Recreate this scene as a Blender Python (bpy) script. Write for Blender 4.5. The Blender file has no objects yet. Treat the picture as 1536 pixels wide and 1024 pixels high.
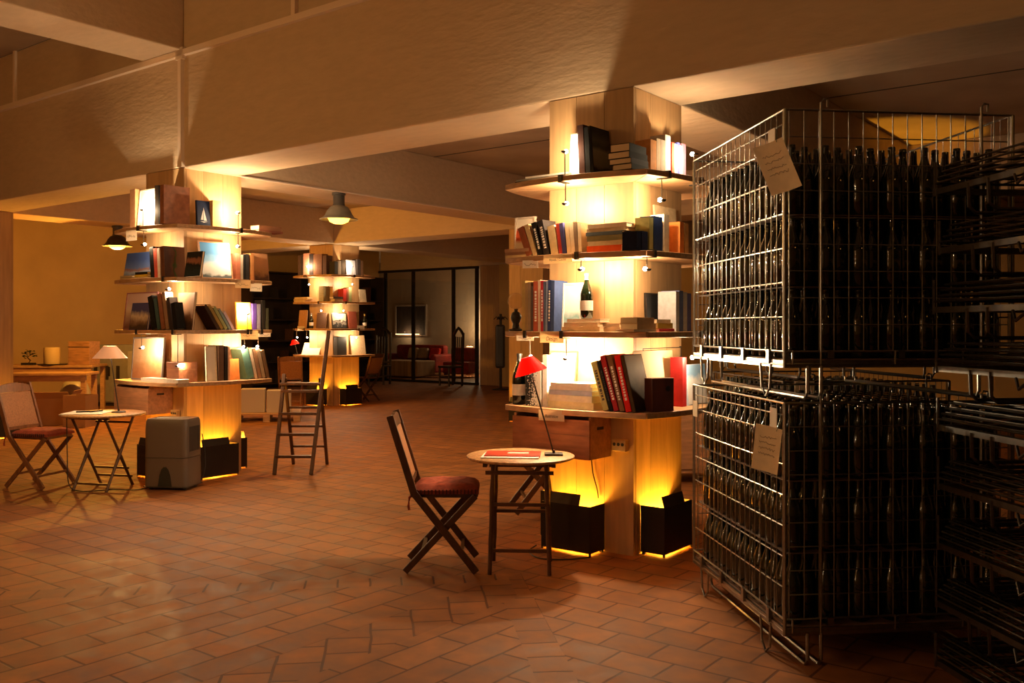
import bpy, bmesh, math, random
from mathutils import Vector, Matrix
random.seed(7)
C = bpy.context.scene.collection
PI = math.pi
F, HY, EYE = 1400.0, 490.0, 1.45          # focal length in px, horizon row, eye height

# ------------------------------------------------------------------ helpers
class MB:
    def __init__(s): s.v = []; s.f = []
    def add(s, vs, fs):
        n = len(s.v); s.v += [tuple(v) for v in vs]; s.f += [tuple(i+n for i in f) for f in fs]; return s
    def box(s, c, d, R=None):
        c = Vector(c); h = Vector(d)/2; vs = []
        for x in (-1, 1):
            for y in (-1, 1):
                for z in (-1, 1):
                    p = Vector((x*h.x, y*h.y, z*h.z)); vs.append(c + (R @ p if R else p))
        return s.add(vs, [(0,1,3,2),(4,6,7,5),(0,4,5,1),(2,3,7,6),(0,2,6,4),(1,5,7,3)])
    def b2(s, a, b): return s.box([(a[i]+b[i])/2 for i in range(3)], [abs(b[i]-a[i]) for i in range(3)])
    def bar(s, p, q, w, h, up=(0,0,1)):
        p, q = Vector(p), Vector(q); y = (q-p).normalized(); u = Vector(up)
        if abs(y.dot(u)) > .98: u = Vector((1,0,0))
        x = y.cross(u).normalized(); z = x.cross(y)
        return s.box((p+q)/2, (w, (q-p).length, h), Matrix((x, y, z)).transposed())
    def tube(s, pts, r, n=6, cap=True):
        pts = [Vector(p) for p in pts]; rings = []
        for i, p in enumerate(pts):
            t = (pts[min(i+1, len(pts)-1)] - pts[max(i-1, 0)]).normalized()
            a = Vector((0,0,1)) if abs(t.z) < .9 else Vector((1,0,0))
            x = t.cross(a).normalized(); y = t.cross(x); rr = r[i] if isinstance(r, (list, tuple)) else r
            rings.append([p + x*math.cos(2*PI*k/n)*rr + y*math.sin(2*PI*k/n)*rr for k in range(n)])
        vs = [v for ring in rings for v in ring]; fs = []
        for i in range(len(pts)-1):
            for k in range(n): fs.append((i*n+k, i*n+(k+1)%n, (i+1)*n+(k+1)%n, (i+1)*n+k))
        if cap: fs.append(tuple(range(n))); fs.append(tuple((len(pts)-1)*n+k for k in range(n)))
        return s.add(vs, fs)
    def lathe(s, prof, n=16, c=(0,0,0)):
        vs = []; fs = []; m = len(prof)
        for r, z in prof:
            for k in range(n): vs.append((c[0]+max(r,1e-4)*math.cos(2*PI*k/n), c[1]+max(r,1e-4)*math.sin(2*PI*k/n), c[2]+z))
        for i in range(m-1):
            for k in range(n): fs.append((i*n+k, i*n+(k+1)%n, (i+1)*n+(k+1)%n, (i+1)*n+k))
        if prof[0][0] > 1e-3: fs.append(tuple(range(n)))
        if prof[-1][0] > 1e-3: fs.append(tuple((m-1)*n+k for k in range(n)))
        return s.add(vs, fs)
    def lathe_open(s, prof, n=16, c=(0,0,0)):
        k0 = len(s.f); s.lathe(prof, n, c)
        s.f = [f for i, f in enumerate(s.f) if i < k0 or len(f) == 4]; return s
    def prism(s, poly, z0, z1):
        n = len(poly); vs = [(p[0], p[1], z0) for p in poly] + [(p[0], p[1], z1) for p in poly]
        return s.add(vs, [tuple(range(n)), tuple(range(n, 2*n))] + [(i, (i+1)%n, n+(i+1)%n, n+i) for i in range(n)])
    def sphere(s, c, r, n=10, m=6):
        return s.lathe([(r*math.sin(PI*i/m), -r*math.cos(PI*i/m)) for i in range(m+1)], n, c)
    def xf(s, M): s.v = [tuple(M @ Vector(v)) for v in s.v]; return s
    def build(s, name, mat, parent=None, smooth=False, bevel=0, loc=None, rz=None):
        me = bpy.data.meshes.new(name); me.from_pydata(s.v, [], s.f)
        bm = bmesh.new(); bm.from_mesh(me); bmesh.ops.recalc_face_normals(bm, faces=bm.faces); bm.to_mesh(me); bm.free()
        me.materials.append(mat)
        if smooth:
            me.polygons.foreach_set('use_smooth', [True]*len(me.polygons)); me.set_sharp_from_angle(angle=math.radians(45))
        o = bpy.data.objects.new(name, me); C.objects.link(o)
        if parent: o.parent = parent
        if loc is not None: o.location = loc
        if rz is not None: o.rotation_euler.z = rz
        if bevel:
            b = o.modifiers.new('bevel', 'BEVEL'); b.width = bevel; b.segments = 2; b.limit_method = 'ANGLE'
        return o

def tag(o, label, cat, group=None, kind=None):
    o['label'] = label; o['category'] = cat
    if group: o['group'] = group
    if kind: o['kind'] = kind
    return o
def thing(name, label, cat, loc=(0,0,0), rz=0, group=None, M=None):
    o = bpy.data.objects.new(name, None); C.objects.link(o); o.empty_display_size = .1
    if M is not None: o.matrix_world = M
    else: o.location = loc; o.rotation_euler.z = rz
    return tag(o, label, cat, group)
def struct(o): o['kind'] = 'structure'; return o
def copy_tree(o, parent=None):
    c = o.copy(); C.objects.link(c)
    if parent: c.parent = parent
    for ch in list(o.children): copy_tree(ch, c)
    return c

# ------------------------------------------------------------------ materials
MC = {}
def mat(name, col, rough=.5, metal=0, var=0, scale=8, stretch=(1,1,1), bump=0, island=0, emit=0, ecol=None, spec=.5, coat=0):
    if name in MC: return MC[name]
    m = bpy.data.materials.new(name); m.use_nodes = True; nt = m.node_tree; b = nt.nodes['Principled BSDF']; MC[name] = m
    b.inputs['Base Color'].default_value = (*col, 1); b.inputs['Roughness'].default_value = rough; b.inputs['Metallic'].default_value = metal
    b.inputs['Specular IOR Level'].default_value = spec; b.inputs['Coat Weight'].default_value = coat
    if emit:
        b.inputs['Emission Color'].default_value = (*(ecol or col), 1); b.inputs['Emission Strength'].default_value = emit
    if var or bump:
        tc = nt.nodes.new('ShaderNodeTexCoord'); mp = nt.nodes.new('ShaderNodeMapping'); mp.inputs['Scale'].default_value = stretch
        nz = nt.nodes.new('ShaderNodeTexNoise'); nz.inputs['Scale'].default_value = scale; nz.inputs['Detail'].default_value = 5
        nt.links.new(tc.outputs['Object'], mp.inputs[0]); nt.links.new(mp.outputs[0], nz.inputs['Vector'])
    out = None
    if var:
        mx = nt.nodes.new('ShaderNodeMix'); mx.data_type = 'RGBA'
        mx.inputs[6].default_value = (*[c*(1-var) for c in col], 1); mx.inputs[7].default_value = (*[min(1, c*(1+var)) for c in col], 1)
        mr = nt.nodes.new('ShaderNodeMapRange'); mr.inputs[1].default_value = .3; mr.inputs[2].default_value = .7
        nt.links.new(nz.outputs['Fac'], mr.inputs[0]); nt.links.new(mr.outputs[0], mx.inputs[0]); out = mx.outputs[2]
    if island:
        g = nt.nodes.new('ShaderNodeNewGeometry'); mr2 = nt.nodes.new('ShaderNodeMapRange')
        mr2.inputs[3].default_value = 1-island; mr2.inputs[4].default_value = 1+island*.5
        nt.links.new(g.outputs['Random Per Island'], mr2.inputs[0])
        vm = nt.nodes.new('ShaderNodeVectorMath'); vm.operation = 'SCALE'
        if out: nt.links.new(out, vm.inputs[0])
        else: vm.inputs[0].default_value = col
        nt.links.new(mr2.outputs[0], vm.inputs['Scale']); out = vm.outputs[0]
    if out: nt.links.new(out, b.inputs['Base Color'])
    if bump:
        bp = nt.nodes.new('ShaderNodeBump'); bp.inputs['Strength'].default_value = bump; bp.inputs['Distance'].default_value = .01
        nt.links.new(nz.outputs['Fac'], bp.inputs['Height']); nt.links.new(bp.outputs[0], b.inputs['Normal'])
    return m
def cmat(col, rough=.45):           # plain printed cover of a given colour
    return mat('cover_%02d_%02d_%02d' % tuple(int(c*99) for c in col), col, max(rough,.7), var=.12, scale=30, spec=.04)
def pic(name, stops, axis='z', size=.3, noise=.25, rough=.55, ns=14):   # printed picture: colour bands with noise
    if name in MC: return MC[name]
    m = mat(name, (.5,.5,.5), rough, spec=.08); nt = m.node_tree; b = nt.nodes['Principled BSDF']
    tc = nt.nodes.new('ShaderNodeTexCoord'); sp = nt.nodes.new('ShaderNodeSeparateXYZ'); nz = nt.nodes.new('ShaderNodeTexNoise')
    nz.inputs['Scale'].default_value = ns; nz.inputs['Detail'].default_value = 6
    nt.links.new(tc.outputs['Object'], sp.inputs[0]); nt.links.new(tc.outputs['Object'], nz.inputs['Vector'])
    a = nt.nodes.new('ShaderNodeMath'); a.operation = 'DIVIDE'; a.inputs[1].default_value = size
    nt.links.new(sp.outputs['XYZ'.index(axis.upper())], a.inputs[0])
    c = nt.nodes.new('ShaderNodeMath'); c.operation = 'MULTIPLY_ADD'; c.inputs[1].default_value = noise; c.inputs[2].default_value = -noise/2
    nt.links.new(nz.outputs['Fac'], c.inputs[0]); d = nt.nodes.new('ShaderNodeMath'); d.operation = 'ADD'
    nt.links.new(a.outputs[0], d.inputs[0]); nt.links.new(c.outputs[0], d.inputs[1])
    r = nt.nodes.new('ShaderNodeValToRGB'); nt.links.new(d.outputs[0], r.inputs[0]); nt.links.new(r.outputs[0], b.inputs['Base Color'])
    e = r.color_ramp.elements
    while len(e) < len(stops): e.new(.5)
    for i, (p, col) in enumerate(stops): e[i].position = p; e[i].color = (*col, 1)
    return m
WOOD = mat('pine_boards', (.56,.35,.17), .5, var=.12, scale=4, stretch=(7,7,.6), bump=.08, island=.25)
SHELFW = mat('shelf_wood', (.50,.29,.14), .5, var=.25, scale=6, stretch=(1.5,8,8), bump=.1, island=.12)
CRATEW = mat('crate_wood', (.46,.24,.12), .6, var=.25, scale=6, stretch=(1,6,6), island=.15)
REDWOOD = mat('reddish_wood', (.34,.13,.06), .45, var=.3, scale=6, stretch=(1,5,5))
DARKW = mat('dark_chair_wood', (.085,.036,.016), .38, var=.3, scale=12, stretch=(3,3,1))
MIDW = mat('brown_chair_wood', (.19,.08,.034), .42, var=.3, scale=12, stretch=(3,3,1))
BAMBOO = mat('dark_bamboo', (.10,.045,.022), .35, var=.35, scale=20)
CONC = mat('board_marked_concrete', (.58,.45,.31), .85, var=.05, scale=14, stretch=(.5,1,1.6), bump=.6)
CEILM = mat('ceiling_concrete', (.40,.31,.22), .9, var=.15, scale=1.5, bump=.3)
PLAST = mat('wall_plaster', (.56,.37,.14), .9, var=.1, scale=1.2, bump=.2)
DUCT = mat('cable_duct_paint', (.80,.66,.54), .5)
BLACKM = mat('black_sheet_metal', (.018,.014,.012), .42, metal=.0, var=.3, scale=6)
CHROME = mat('dull_metal_rod', (.25,.22,.2), .35, metal=.9)
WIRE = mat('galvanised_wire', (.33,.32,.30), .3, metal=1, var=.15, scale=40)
WIRED = mat('dark_galvanised_wire', (.10,.095,.09), .4, metal=1, var=.2, scale=40)  # darker copy of the galvanised wire, for the second stack and folded pile
BOTTLE = mat('dark_green_glass', (.005,.008,.003), .055, spec=.9)
PAPER = mat('cream_paper', (.82,.70,.52), .8, var=.06, scale=30)
WHITEP = mat('white_paper', (.8,.76,.7), .7)
PAGES = mat('book_pages', (.66,.52,.34), .85, var=.12, scale=8, stretch=(60,1,1))
INK = mat('black_ink', (.03,.025,.02), .6)
BULB = mat('hot_bulb', (1,.9,.8), .3, emit=45, ecol=(1,.85,.66))
YBULB = mat('yellow_lamp_glow', (1,.7,.25), .3, emit=5, ecol=(1,.45,.05))
LAMPG = mat('lamp_grey_enamel', (.22,.20,.16), .45, var=.15, scale=10)
CABLE = mat('black_cable', (.02,.016,.014), .5)
RED = mat('red_lampshade', (.75,.03,.02), .5)
_nt = RED.node_tree; _t = _nt.nodes.new('ShaderNodeBsdfTranslucent'); _t.inputs[0].default_value = (.9,.03,.02,1); _x = _nt.nodes.new('ShaderNodeMixShader'); _x.inputs[0].default_value = .55
_nt.links.new(_nt.nodes['Principled BSDF'].outputs[0], _x.inputs[1]); _nt.links.new(_t.outputs[0], _x.inputs[2]); _nt.links.new(_x.outputs[0], _nt.nodes['Material Output'].inputs[0])
CUSH = mat('rust_cushion_cloth', (.30,.055,.025), .85, var=.35, scale=25, bump=.3)
CANE = mat('woven_cane', (.30,.13,.05), .6, var=.22, scale=70, bump=.4)
GREYP = mat('grey_appliance_plastic', (.145,.115,.09), .4)
DKGREY = mat('dark_grey_plastic', (.05,.048,.045), .4)
WARM, HOT = (1.0,.72,.41), (1.0,.42,.03)

# ------------------------------------------------------------------ frames
RZ = math.radians(-37.5)
EX = Vector((math.cos(RZ), math.sin(RZ))); EV = Vector((-math.sin(RZ), math.cos(RZ)))
M0 = Vector((.709, 6.355))                       # centre of the near pillar: origin of the building grid
def G(x, y, z=0): p = M0 + EX*x + EV*y; return Vector((p.x, p.y, z))
def at(px, D, z=0): return Vector(((px-768)/F*D, D, z))   # a plan point seen in column px at distance D
def zat(py, D): return EYE + (HY-py)/F*D
def gbox(name, a, b, m, bev=0):
    c = [(a[i]+b[i])/2 for i in range(3)]; d = [abs(b[i]-a[i]) for i in range(3)]
    return MB().box((0,0,0), d).build(name, m, None, loc=G(*c), rz=RZ, bevel=bev)
def light(name, loc, power, col, r=.02, parent=None, typ='POINT', **k):
    l = bpy.data.lights.new(name, typ); l.energy = power; l.color = col; l.shadow_soft_size = r
    for a, b in k.items(): setattr(l, a, b)
    o = bpy.data.objects.new(name, l); C.objects.link(o)
    if parent: o.parent = parent
    o.location = loc; return o

# ------------------------------------------------------------------ room shell
ZB, ZC, ZF = 2.97, 3.58, 4.68        # beam underside, rear ceiling, front ceiling
XL, XR, YB, YF = -15.0, 11.0, 16.6, -9.5
def floor_mat():
    m = mat('terracotta_paving', (.3,.15,.07), .5); nt = m.node_tree; N = nt.nodes; L = nt.links; b = N['Principled BSDF']; b.inputs['Specular IOR Level'].default_value = .35
    tc = N.new('ShaderNodeTexCoord'); sp = N.new('ShaderNodeSeparateXYZ'); L.new(tc.outputs['Object'], sp.inputs[0])
    def math_(op, a, c, d=None):
        n = N.new('ShaderNodeMath'); n.operation = op
        for i, v in enumerate((a, c) if d is None else (a, c, d)):
            if isinstance(v, (int, float)): n.inputs[i].default_value = v
            else: L.new(v, n.inputs[i])
        return n.outputs[0]
    wz = N.new('ShaderNodeTexNoise'); wz.inputs['Scale'].default_value = 2.2; L.new(tc.outputs['Object'], wz.inputs['Vector'])
    wv = N.new('ShaderNodeVectorMath'); wv.operation = 'MULTIPLY_ADD'; L.new(wz.outputs['Color'], wv.inputs[0]); wv.inputs[1].default_value = (.03,.03,0); L.new(tc.outputs['Object'], wv.inputs[2])
    def brick(rot, w, h, off=.5, loc=(0,0,0)):
        mp = N.new('ShaderNodeMapping'); mp.inputs['Rotation'].default_value = (0,0,rot); mp.inputs['Location'].default_value = loc; L.new(wv.outputs[0], mp.inputs[0])
        t = N.new('ShaderNodeTexBrick'); L.new(mp.outputs[0], t.inputs['Vector']); t.offset = off
        t.inputs['Scale'].default_value = 1; t.inputs['Brick Width'].default_value = w; t.inputs['Row Height'].default_value = h
        t.inputs['Mortar Size'].default_value = .007; t.inputs['Mortar Smooth'].default_value = .3; t.inputs['Bias'].default_value = -.1
        t.inputs['Color1'].default_value = (.335,.135,.045,1); t.inputs['Color2'].default_value = (.25,.098,.034,1); t.inputs['Mortar'].default_value = (.125,.045,.016,1)
        return t
    A = brick(0, .26, .205); B = brick(PI/2, .40, .19); D1 = brick(PI/4, .34, .18, 0, (.06, 0, 0)); D2 = brick(-PI/4, .34, .18, 0, (.06,0,0)); S = brick(PI/4, .2, .2)
    x, y = sp.outputs[0], sp.outputs[1]
    d1 = math_('SUBTRACT', math_('SUBTRACT', x, y), 1.2); d2 = math_('ADD', math_('ADD', x, y), 1.2)
    zoneB = math_('MULTIPLY', math_('GREATER_THAN', d1, 0), math_('LESS_THAN', d2, .0))
    zB = math_('MULTIPLY', zoneB, math_('LESS_THAN', x, 1.6))
    band1 = math_('MULTIPLY', math_('LESS_THAN', math_('ABSOLUTE', d1, 0), .12), math_('LESS_THAN', x, 0))
    band2 = math_('MULTIPLY', math_('LESS_THAN', math_('ABSOLUTE', d2, 0), .12), math_('GREATER_THAN', x, .0))
    xs = math_('ABSOLUTE', math_('SUBTRACT', x, .13), 0); band3 = math_('MULTIPLY', math_('LESS_THAN', xs, .15), zoneB)
    col, fac = A.outputs['Color'], A.outputs['Fac']
    for t, msk in ((B, zB), (D1, band1), (D2, band2), (S, band3)):
        mx = N.new('ShaderNodeMix'); mx.data_type = 'RGBA'; L.new(msk, mx.inputs[0]); L.new(col, mx.inputs[6]); L.new(t.outputs['Color'], mx.inputs[7]); col = mx.outputs[2]
        fx = N.new('ShaderNodeMix'); L.new(msk, fx.inputs[0]); L.new(fac, fx.inputs[2]); L.new(t.outputs['Fac'], fx.inputs[3]); fac = fx.outputs[0]
    nz = N.new('ShaderNodeTexNoise'); nz.inputs['Scale'].default_value = 7; nz.inputs['Detail'].default_value = 8; L.new(tc.outputs['Object'], nz.inputs['Vector'])
    mr = N.new('ShaderNodeMapRange'); mr.inputs[1].default_value = .3; mr.inputs[2].default_value = .7; mr.inputs[3].default_value = .66; mr.inputs[4].default_value = 1.2; L.new(nz.outputs['Fac'], mr.inputs[0])
    vm = N.new('ShaderNodeVectorMath'); vm.operation = 'SCALE'; L.new(col, vm.inputs[0]); L.new(mr.outputs[0], vm.inputs['Scale']); L.new(vm.outputs[0], b.inputs['Base Color'])
    rr = N.new('ShaderNodeMapRange'); rr.inputs[1].default_value = .3; rr.inputs[2].default_value = .7; rr.inputs[3].default_value = .55; rr.inputs[4].default_value = .75; L.new(nz.outputs['Fac'], rr.inputs[0]); L.new(rr.outputs[0], b.inputs['Roughness'])
    h = math_('MULTIPLY_ADD', nz.outputs['Fac'], .35, math_('SUBTRACT', 1, fac)); bp = N.new('ShaderNodeBump'); bp.inputs['Strength'].default_value = .45; bp.inputs['Distance'].default_value = .005
    L.new(h, bp.inputs['Height']); L.new(bp.outputs[0], b.inputs['Normal'])
    return m
fl = MB().b2((-20.2, YF-.2, -.1), (XR+.2, YB+.2, 0)).build('floor', floor_mat(), loc=G(0,0), rz=RZ); struct(fl)
struct(gbox('ceiling', (XL,YF,ZF), (XR,-.325,ZF+.1), CEILM))
struct(gbox('ceiling_rear', (-20,.325,ZC), (XR,YB,ZC+.1), CEILM))
struct(gbox('wall_left', (XL-.2,YF,0), (XL,12.45,ZF), PLAST)); struct(gbox('wall_left_rear', (-20.2,12.25,0), (-20,YB,ZF), PLAST)); struct(gbox('wall_partition_left', (-20,12.25,0), (XL-.2,12.45,ZF), PLAST)); struct(gbox('wall_right', (XR,YF,0), (XR+.2,YB,ZF), PLAST))
struct(gbox('wall_back', (-20,YB,0), (XR,YB+.2,ZF), mat('rear_room_plaster', (.44,.36,.27), .9, var=.08, scale=1.2))); struct(gbox('wall_front', (XL,YF-.2,0), (XR,YF,ZF), PLAST))
HB = .325
XS = (-9.81, -4.906, 0, 4.906)
def beam(a, b): return struct(gbox('beam', a, b, CONC, .012))
beam((XL,-HB,ZB), (XR,HB,ZF))                                   # the long main beam over the near pillars
for x in (-9.81, -4.906, 0, 4.906): beam((x-HB,YF,4.08), (x+HB,-HB,ZF))
for x in (-9.95, -4.906, 0, 4.906): beam((x-HB,HB,ZB), (x+HB,6.05,ZC))
beam((XL,6.05,ZB), (XR,6.7,ZC))
for x in (-10.0, -5.2, 0): beam((x-HB,6.7,ZB), (x+HB,12.5,ZC))
beam((XL,12.5,ZB), (XR,13.1,ZC))
struct(gbox('trim_1', (XL,-HB-.045,4.02), (XR,-HB,4.075), DUCT)); struct(gbox('trim_2', (-4.625,-HB-.04,ZB+.02), (-4.575,-HB,4.03), DUCT))
struct(gbox('trim_3', (-4.65,-HB-.045,3.99), (-4.54,-HB,4.10), DUCT)); struct(gbox('trim_4', (-4.63,-HB-.04,ZB), (-4.56,-HB,ZB+.05), DUCT))
struct(gbox('trim_5', (-8.0,-HB-.03,4.075), (-7.955,-HB,ZF), DUCT)); struct(gbox('trim_6', (-2.97,-HB-.035,4.075), (-2.92,-HB,ZF), DUCT))
struct(gbox('trim_7', (-4.60,-HB,ZB-.012), (-4.57,5.9,ZB), DUCT))
# rear ceiling joint lines
for y in (3.2,): struct(gbox('trim_8', (XL,y,ZC-.004), (XR,y+.02,ZC), INK))

def pillar(name, cx, cy, top=ZB):
    mb = MB(); h = .325; n = 3; w = 2*h/n
    for k in range(n):
        a = -h + k*w
        for s in (-1, 1):
            mb.b2((a+.0012, s*h, .0), (a+w-.0012, s*(h-.03), top-.004)); 
            mb.b2((s*(h-.0), max(a, -h+.03)+.0012, .0), (s*(h-.03), min(a+w, h-.03)-.0012, top-.004))
    mb.b2((-h+.03,-h+.03,0), (h-.03,h-.03,top-.004))
    return struct(mb.build(name, WOOD, loc=(cx,cy,0), rz=RZ))
PC = {'near': M0, 'left': Vector(G(-4.906, .0)[:2]), 'far': Vector((-3.35,17.6))}
PC['rear'] = Vector(G(0,-6.45)[:2])
for k in PC: pillar('pillar', *PC[k], top=(4.08 if k == 'rear' else ZB))
e = G(-9.81,0); pillar('pillar', e.x, e.y)
e = G(-5.25,6.35); pillar('pillar', e.x, e.y); HID = Vector(e[:2])
e = G(-11.2,12.87); pillar('pillar', e.x, e.y)

# ------------------------------------------------------------------ shelves on the pillars
ZS = (2.40, 1.91, 1.42, .93)       # upper faces
T = .036
PN = {'near': 'near pillar', 'left': 'left pillar', 'far': 'far pillar', 'rear': 'pillar behind the viewer'}
ON = ('top', 'second', 'third', 'lowest')
def edge(a): return .63 - .09*(a/.54)**2          # shelf edge distance from the pillar axis
def shelf(pk, i):
    mb = MB(); inner = .333
    for q in range(4):
        R = Matrix.Rotation(q*PI/2, 3, 'Z'); arc = []
        for k in range(13):
            a = -.54 + 1.08*k/12; arc.append((a*(1 if abs(a) < .5 else .995), -edge(a)))
        poly = [(-inner,-inner)] + arc + [(inner,-inner)]
        poly = [tuple((R @ Vector((p[0]*.999, p[1], 0)))[:2]) for p in poly]
        mb.prism(poly, -T, 0)
    o = mb.build('pillar_shelf', SHELFW, loc=(PC[pk].x, PC[pk].y, ZS[i]), rz=RZ, bevel=.004)
    tag(o, f'{ON[i]} wooden shelf wrapped around the {PN[pk]}', 'shelf', f'wraparound shelves of the {PN[pk]}')
for pk in PC:
    for i in range(4): shelf(pk, i)
FROT = {'L': 0, 'R': PI/2, 'B': PI, 'K': -PI/2}
def FP(pk, face, a, d, z=0):        # a along the face (left to right seen from outside), d out from it
    R = Matrix.Rotation(FROT[face], 2); l = R @ Vector((a, -.325-d)); p = PC[pk] + EX*l.x + EV*l.y
    return Vector((p.x, p.y, z))
def apx(pk, face, px, d):           # where along a face the photo's column px falls
    p0 = FP(pk, face, 0, d); p1 = FP(pk, face, 1, d); k = (px-768)/F
    return (k*p0.y - p0.x)/((p1.x-p0.x) - k*(p1.y-p0.y))
def frame(pk, face, a, d, z): return Matrix.Translation(FP(pk, face, a, d, z)) @ Matrix.Rotation(RZ+FROT[face], 4, 'Z')

# ------------------------------------------------------------------ clip lamps
LK = 3.0
def clip_lamp(pk, i, face, px, up, power=3.0, a=None, ln=None):
    d0 = .25
    if a is None: a = apx(pk, face, px, d0)
    a = max(-.5, min(.5, a)); d = edge(a)-.325-.05
    side = {'L': 'front left', 'R': 'front right', 'B': 'rear', 'K': 'far left'}[face]
    o = thing('clip_lamp', f'small bare-bulb clip lamp {"standing on" if up else "hanging under"} the {ON[i]} shelf, {side} of {PN[pk]}', 'lamp', M=frame(pk, face, a, d, ZS[i]), group=f'clip lamps of the {PN[pk]}')
    s = 1 if up else -1; z0 = .0 if up else -T; ln = ln or (.15 if up else .12)
    mb = MB(); mb.b2((-.012,-.060,.001), (.012,.02,.006)); mb.b2((-.012,-.062,-T-.007), (.012,-.056,.006)); mb.b2((-.012,-.060,-T-.007), (.012,.03,-T-.001)); mb.build('clamp', BLACKM, o)
    MB().tube([(0,0,z0+s*.008), (0,0,z0+s*ln)], .004, 6).build('stem', CHROME, o)
    zz = z0 + s*(ln+.012)
    MB().lathe([(.006,-.015),(.016,-.008),(.018,.0)], 10, (0,-.012,zz)).build('cap', BLACKM, o, True)
    MB().sphere((0,.012,zz), .014, 10, 6).build('bulb', BULB, o, True)
    light('bulb_light', (0,.045,zz + s*.0), power*LK, WARM, .015, o)

# ------------------------------------------------------------------ books
def book_parts(o, t, h, w, cov, pages=PAGES, title=None, cover=None, hard=.003):
    """canonical book: spine in the plane y=0 facing -y, thickness x 0..t, height z 0..h, width y 0..w"""
    c = hard
    mb = MB().b2((0,0,0), (c,w,h)).b2((t-c,0,0), (t,w,h)).b2((c,0,0), (t-c,c,h)); mb.build('cover', cov, o)
    if t > 2*c+.002: MB().b2((c,c,.003), (t-c,w-.004,h-.003)).build('pages', pages, o)
    if title is not None and t > .008:
        mb = MB(); z = h*.2; 
        while z < h*.8:
            l = random.uniform(.006,.02); mb.b2((t*.3,-.0012,z), (t*.7,.0005,min(z+l, h*.82))); z += l+.006
        mb.build('spine_title', title, o)
    if cover is not None:           # printed panel on the back board (x = 0 side)
        MB().b2((-.0012,.006,.006), (.0005,w-.006,h-.006)).build('cover_print', cover, o)
USED = {}
def lab(desc, pk, i):
    s = f'{desc}, {ON[i]} shelf of {PN[pk]}'
    return s
def spine(pk, i, face, px0, px1, ytop, col, desc, lean=0, d=.17, w=None, title=None, side=None, cat='book', m=None):
    a0, a1 = apx(pk, face, px0, d), apx(pk, face, px1, d); D = FP(pk, face, (a0+a1)/2, d).y
    t = max(.008, (a1-a0)*math.cos(math.radians(lean))*.96); h = max(.1, (zat(ytop, D)-ZS[i])/max(.5, math.cos(math.radians(lean))))
    if lean: h -= t*abs(math.sin(math.radians(lean)))*.5
    w = w or min(d-.008, .17)
    M = frame(pk, face, a0, d, ZS[i]+.0006)
    th = math.radians(lean)         # positive: the top leans to the left of the viewer
    if th > 0: M = M @ Matrix.Rotation(-th, 4, 'Y')
    elif th < 0: M = M @ Matrix.Translation((t,0,0)) @ Matrix.Rotation(-th, 4, 'Y') @ Matrix.Translation((-t,0,0))
    o = thing('book', lab(desc, pk, i), cat, M=M, group=f'standing books on the {ON[i]} shelf of the {PN[pk]}')
    book_parts(o, t, h, w, m or cmat(col), title=title)
    if side is not None: MB().b2((t-.0005,.006,.006), (t+.0012,w-.006,h-.006)).build('cover_print', side, o)
    return o
def stack(pk, i, face, d, rows, z0=0, ends=False, w=.16):
    """flat books from the bottom up: (px0, px1, thickness m, colour, description)"""
    z = ZS[i]+.0006+z0
    for px0, px1, t, col, desc in rows:
        a0, a1 = apx(pk, face, px0, d), apx(pk, face, px1, d); L = a1-a0
        M = frame(pk, face, a0, d+random.uniform(-.006,.006), z) @ Matrix.Rotation(math.radians(random.uniform(-2,2)), 4, 'Z')
        # canonical height runs along the face; thickness goes up
        M = M @ Matrix(((0,0,1,0),(0,1,0,0),(1,0,0,0),(0,0,0,1))) if not ends else M @ Matrix.Translation((L,0,0)) @ Matrix(((0,-1,0,0),(0,0,1,0),(1,0,0,0),(0,0,0,1)))
        o = thing('book', lab(desc, pk, i), 'book', M=M, group=f'flat books on the {ON[i]} shelf of the {PN[pk]}')
        if ends: book_parts(o, t, w, L, cmat(col))
        else: book_parts(o, t, L, w, cmat(col), title=None)
        z += t+.0006
    return z
def facing(pk, i, face, px0, px1, ytop, col, desc, d=.1, tilt=10, t=.02, cover=None, yaw=0, cat='book', name='book', m=None, zoff=0):
    """a book shown by its front cover, leaning back"""
    a0, a1 = apx(pk, face, px0, d), apx(pk, face, px1, d); D = FP(pk, face, (a0+a1)/2, d).y
    h = (zat(ytop, D)-ZS[i])/math.cos(math.radians(tilt))-zoff; w = (a1-a0)/math.cos(math.radians(yaw))
    M = frame(pk, face, a0, d, ZS[i]+.0006+zoff) @ Matrix.Rotation(math.radians(yaw), 4, 'Z') @ Matrix.Rotation(-math.radians(tilt), 4, 'X')
    M = M @ Matrix(((0,1,0,0),(1,0,0,0),(0,0,1,0),(0,0,0,1)))     # x(thickness)->into the shelf, y(width)->along it
    o = thing(name, lab(desc, pk, i), cat, M=M, group=None)
    book_parts(o, t, h, w, m or cmat(col), cover=cover)
    return o
def panel(pk, i, face, px0, px1, ytop, desc, m, frm, d=.08, tilt=8, cat='picture', name='picture_frame', t=.018, bw=.012, zoff=0, glassy=False):
    a0, a1 = apx(pk, face, px0, d), apx(pk, face, px1, d); D = FP(pk, face, (a0+a1)/2, d).y
    h = (zat(ytop, D)-ZS[i])/math.cos(math.radians(tilt))-zoff; w = a1-a0
    M = frame(pk, face, a0, d, ZS[i]+.0006+zoff) @ Matrix.Rotation(-math.radians(tilt), 4, 'X')
    o = thing(name, lab(desc, pk, i), cat, M=M)
    mb = MB().b2((0,0,0), (w,t,bw)).b2((0,0,h-bw), (w,t,h)).b2((0,0,bw), (bw,t,h-bw)).b2((w-bw,0,bw), (w,t,h-bw)); mb.build('frame', frm, o)
    MB().b2((bw,.005,bw), (w-bw,t-.004,h-bw)).build('picture', m, o)
    return o
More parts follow.
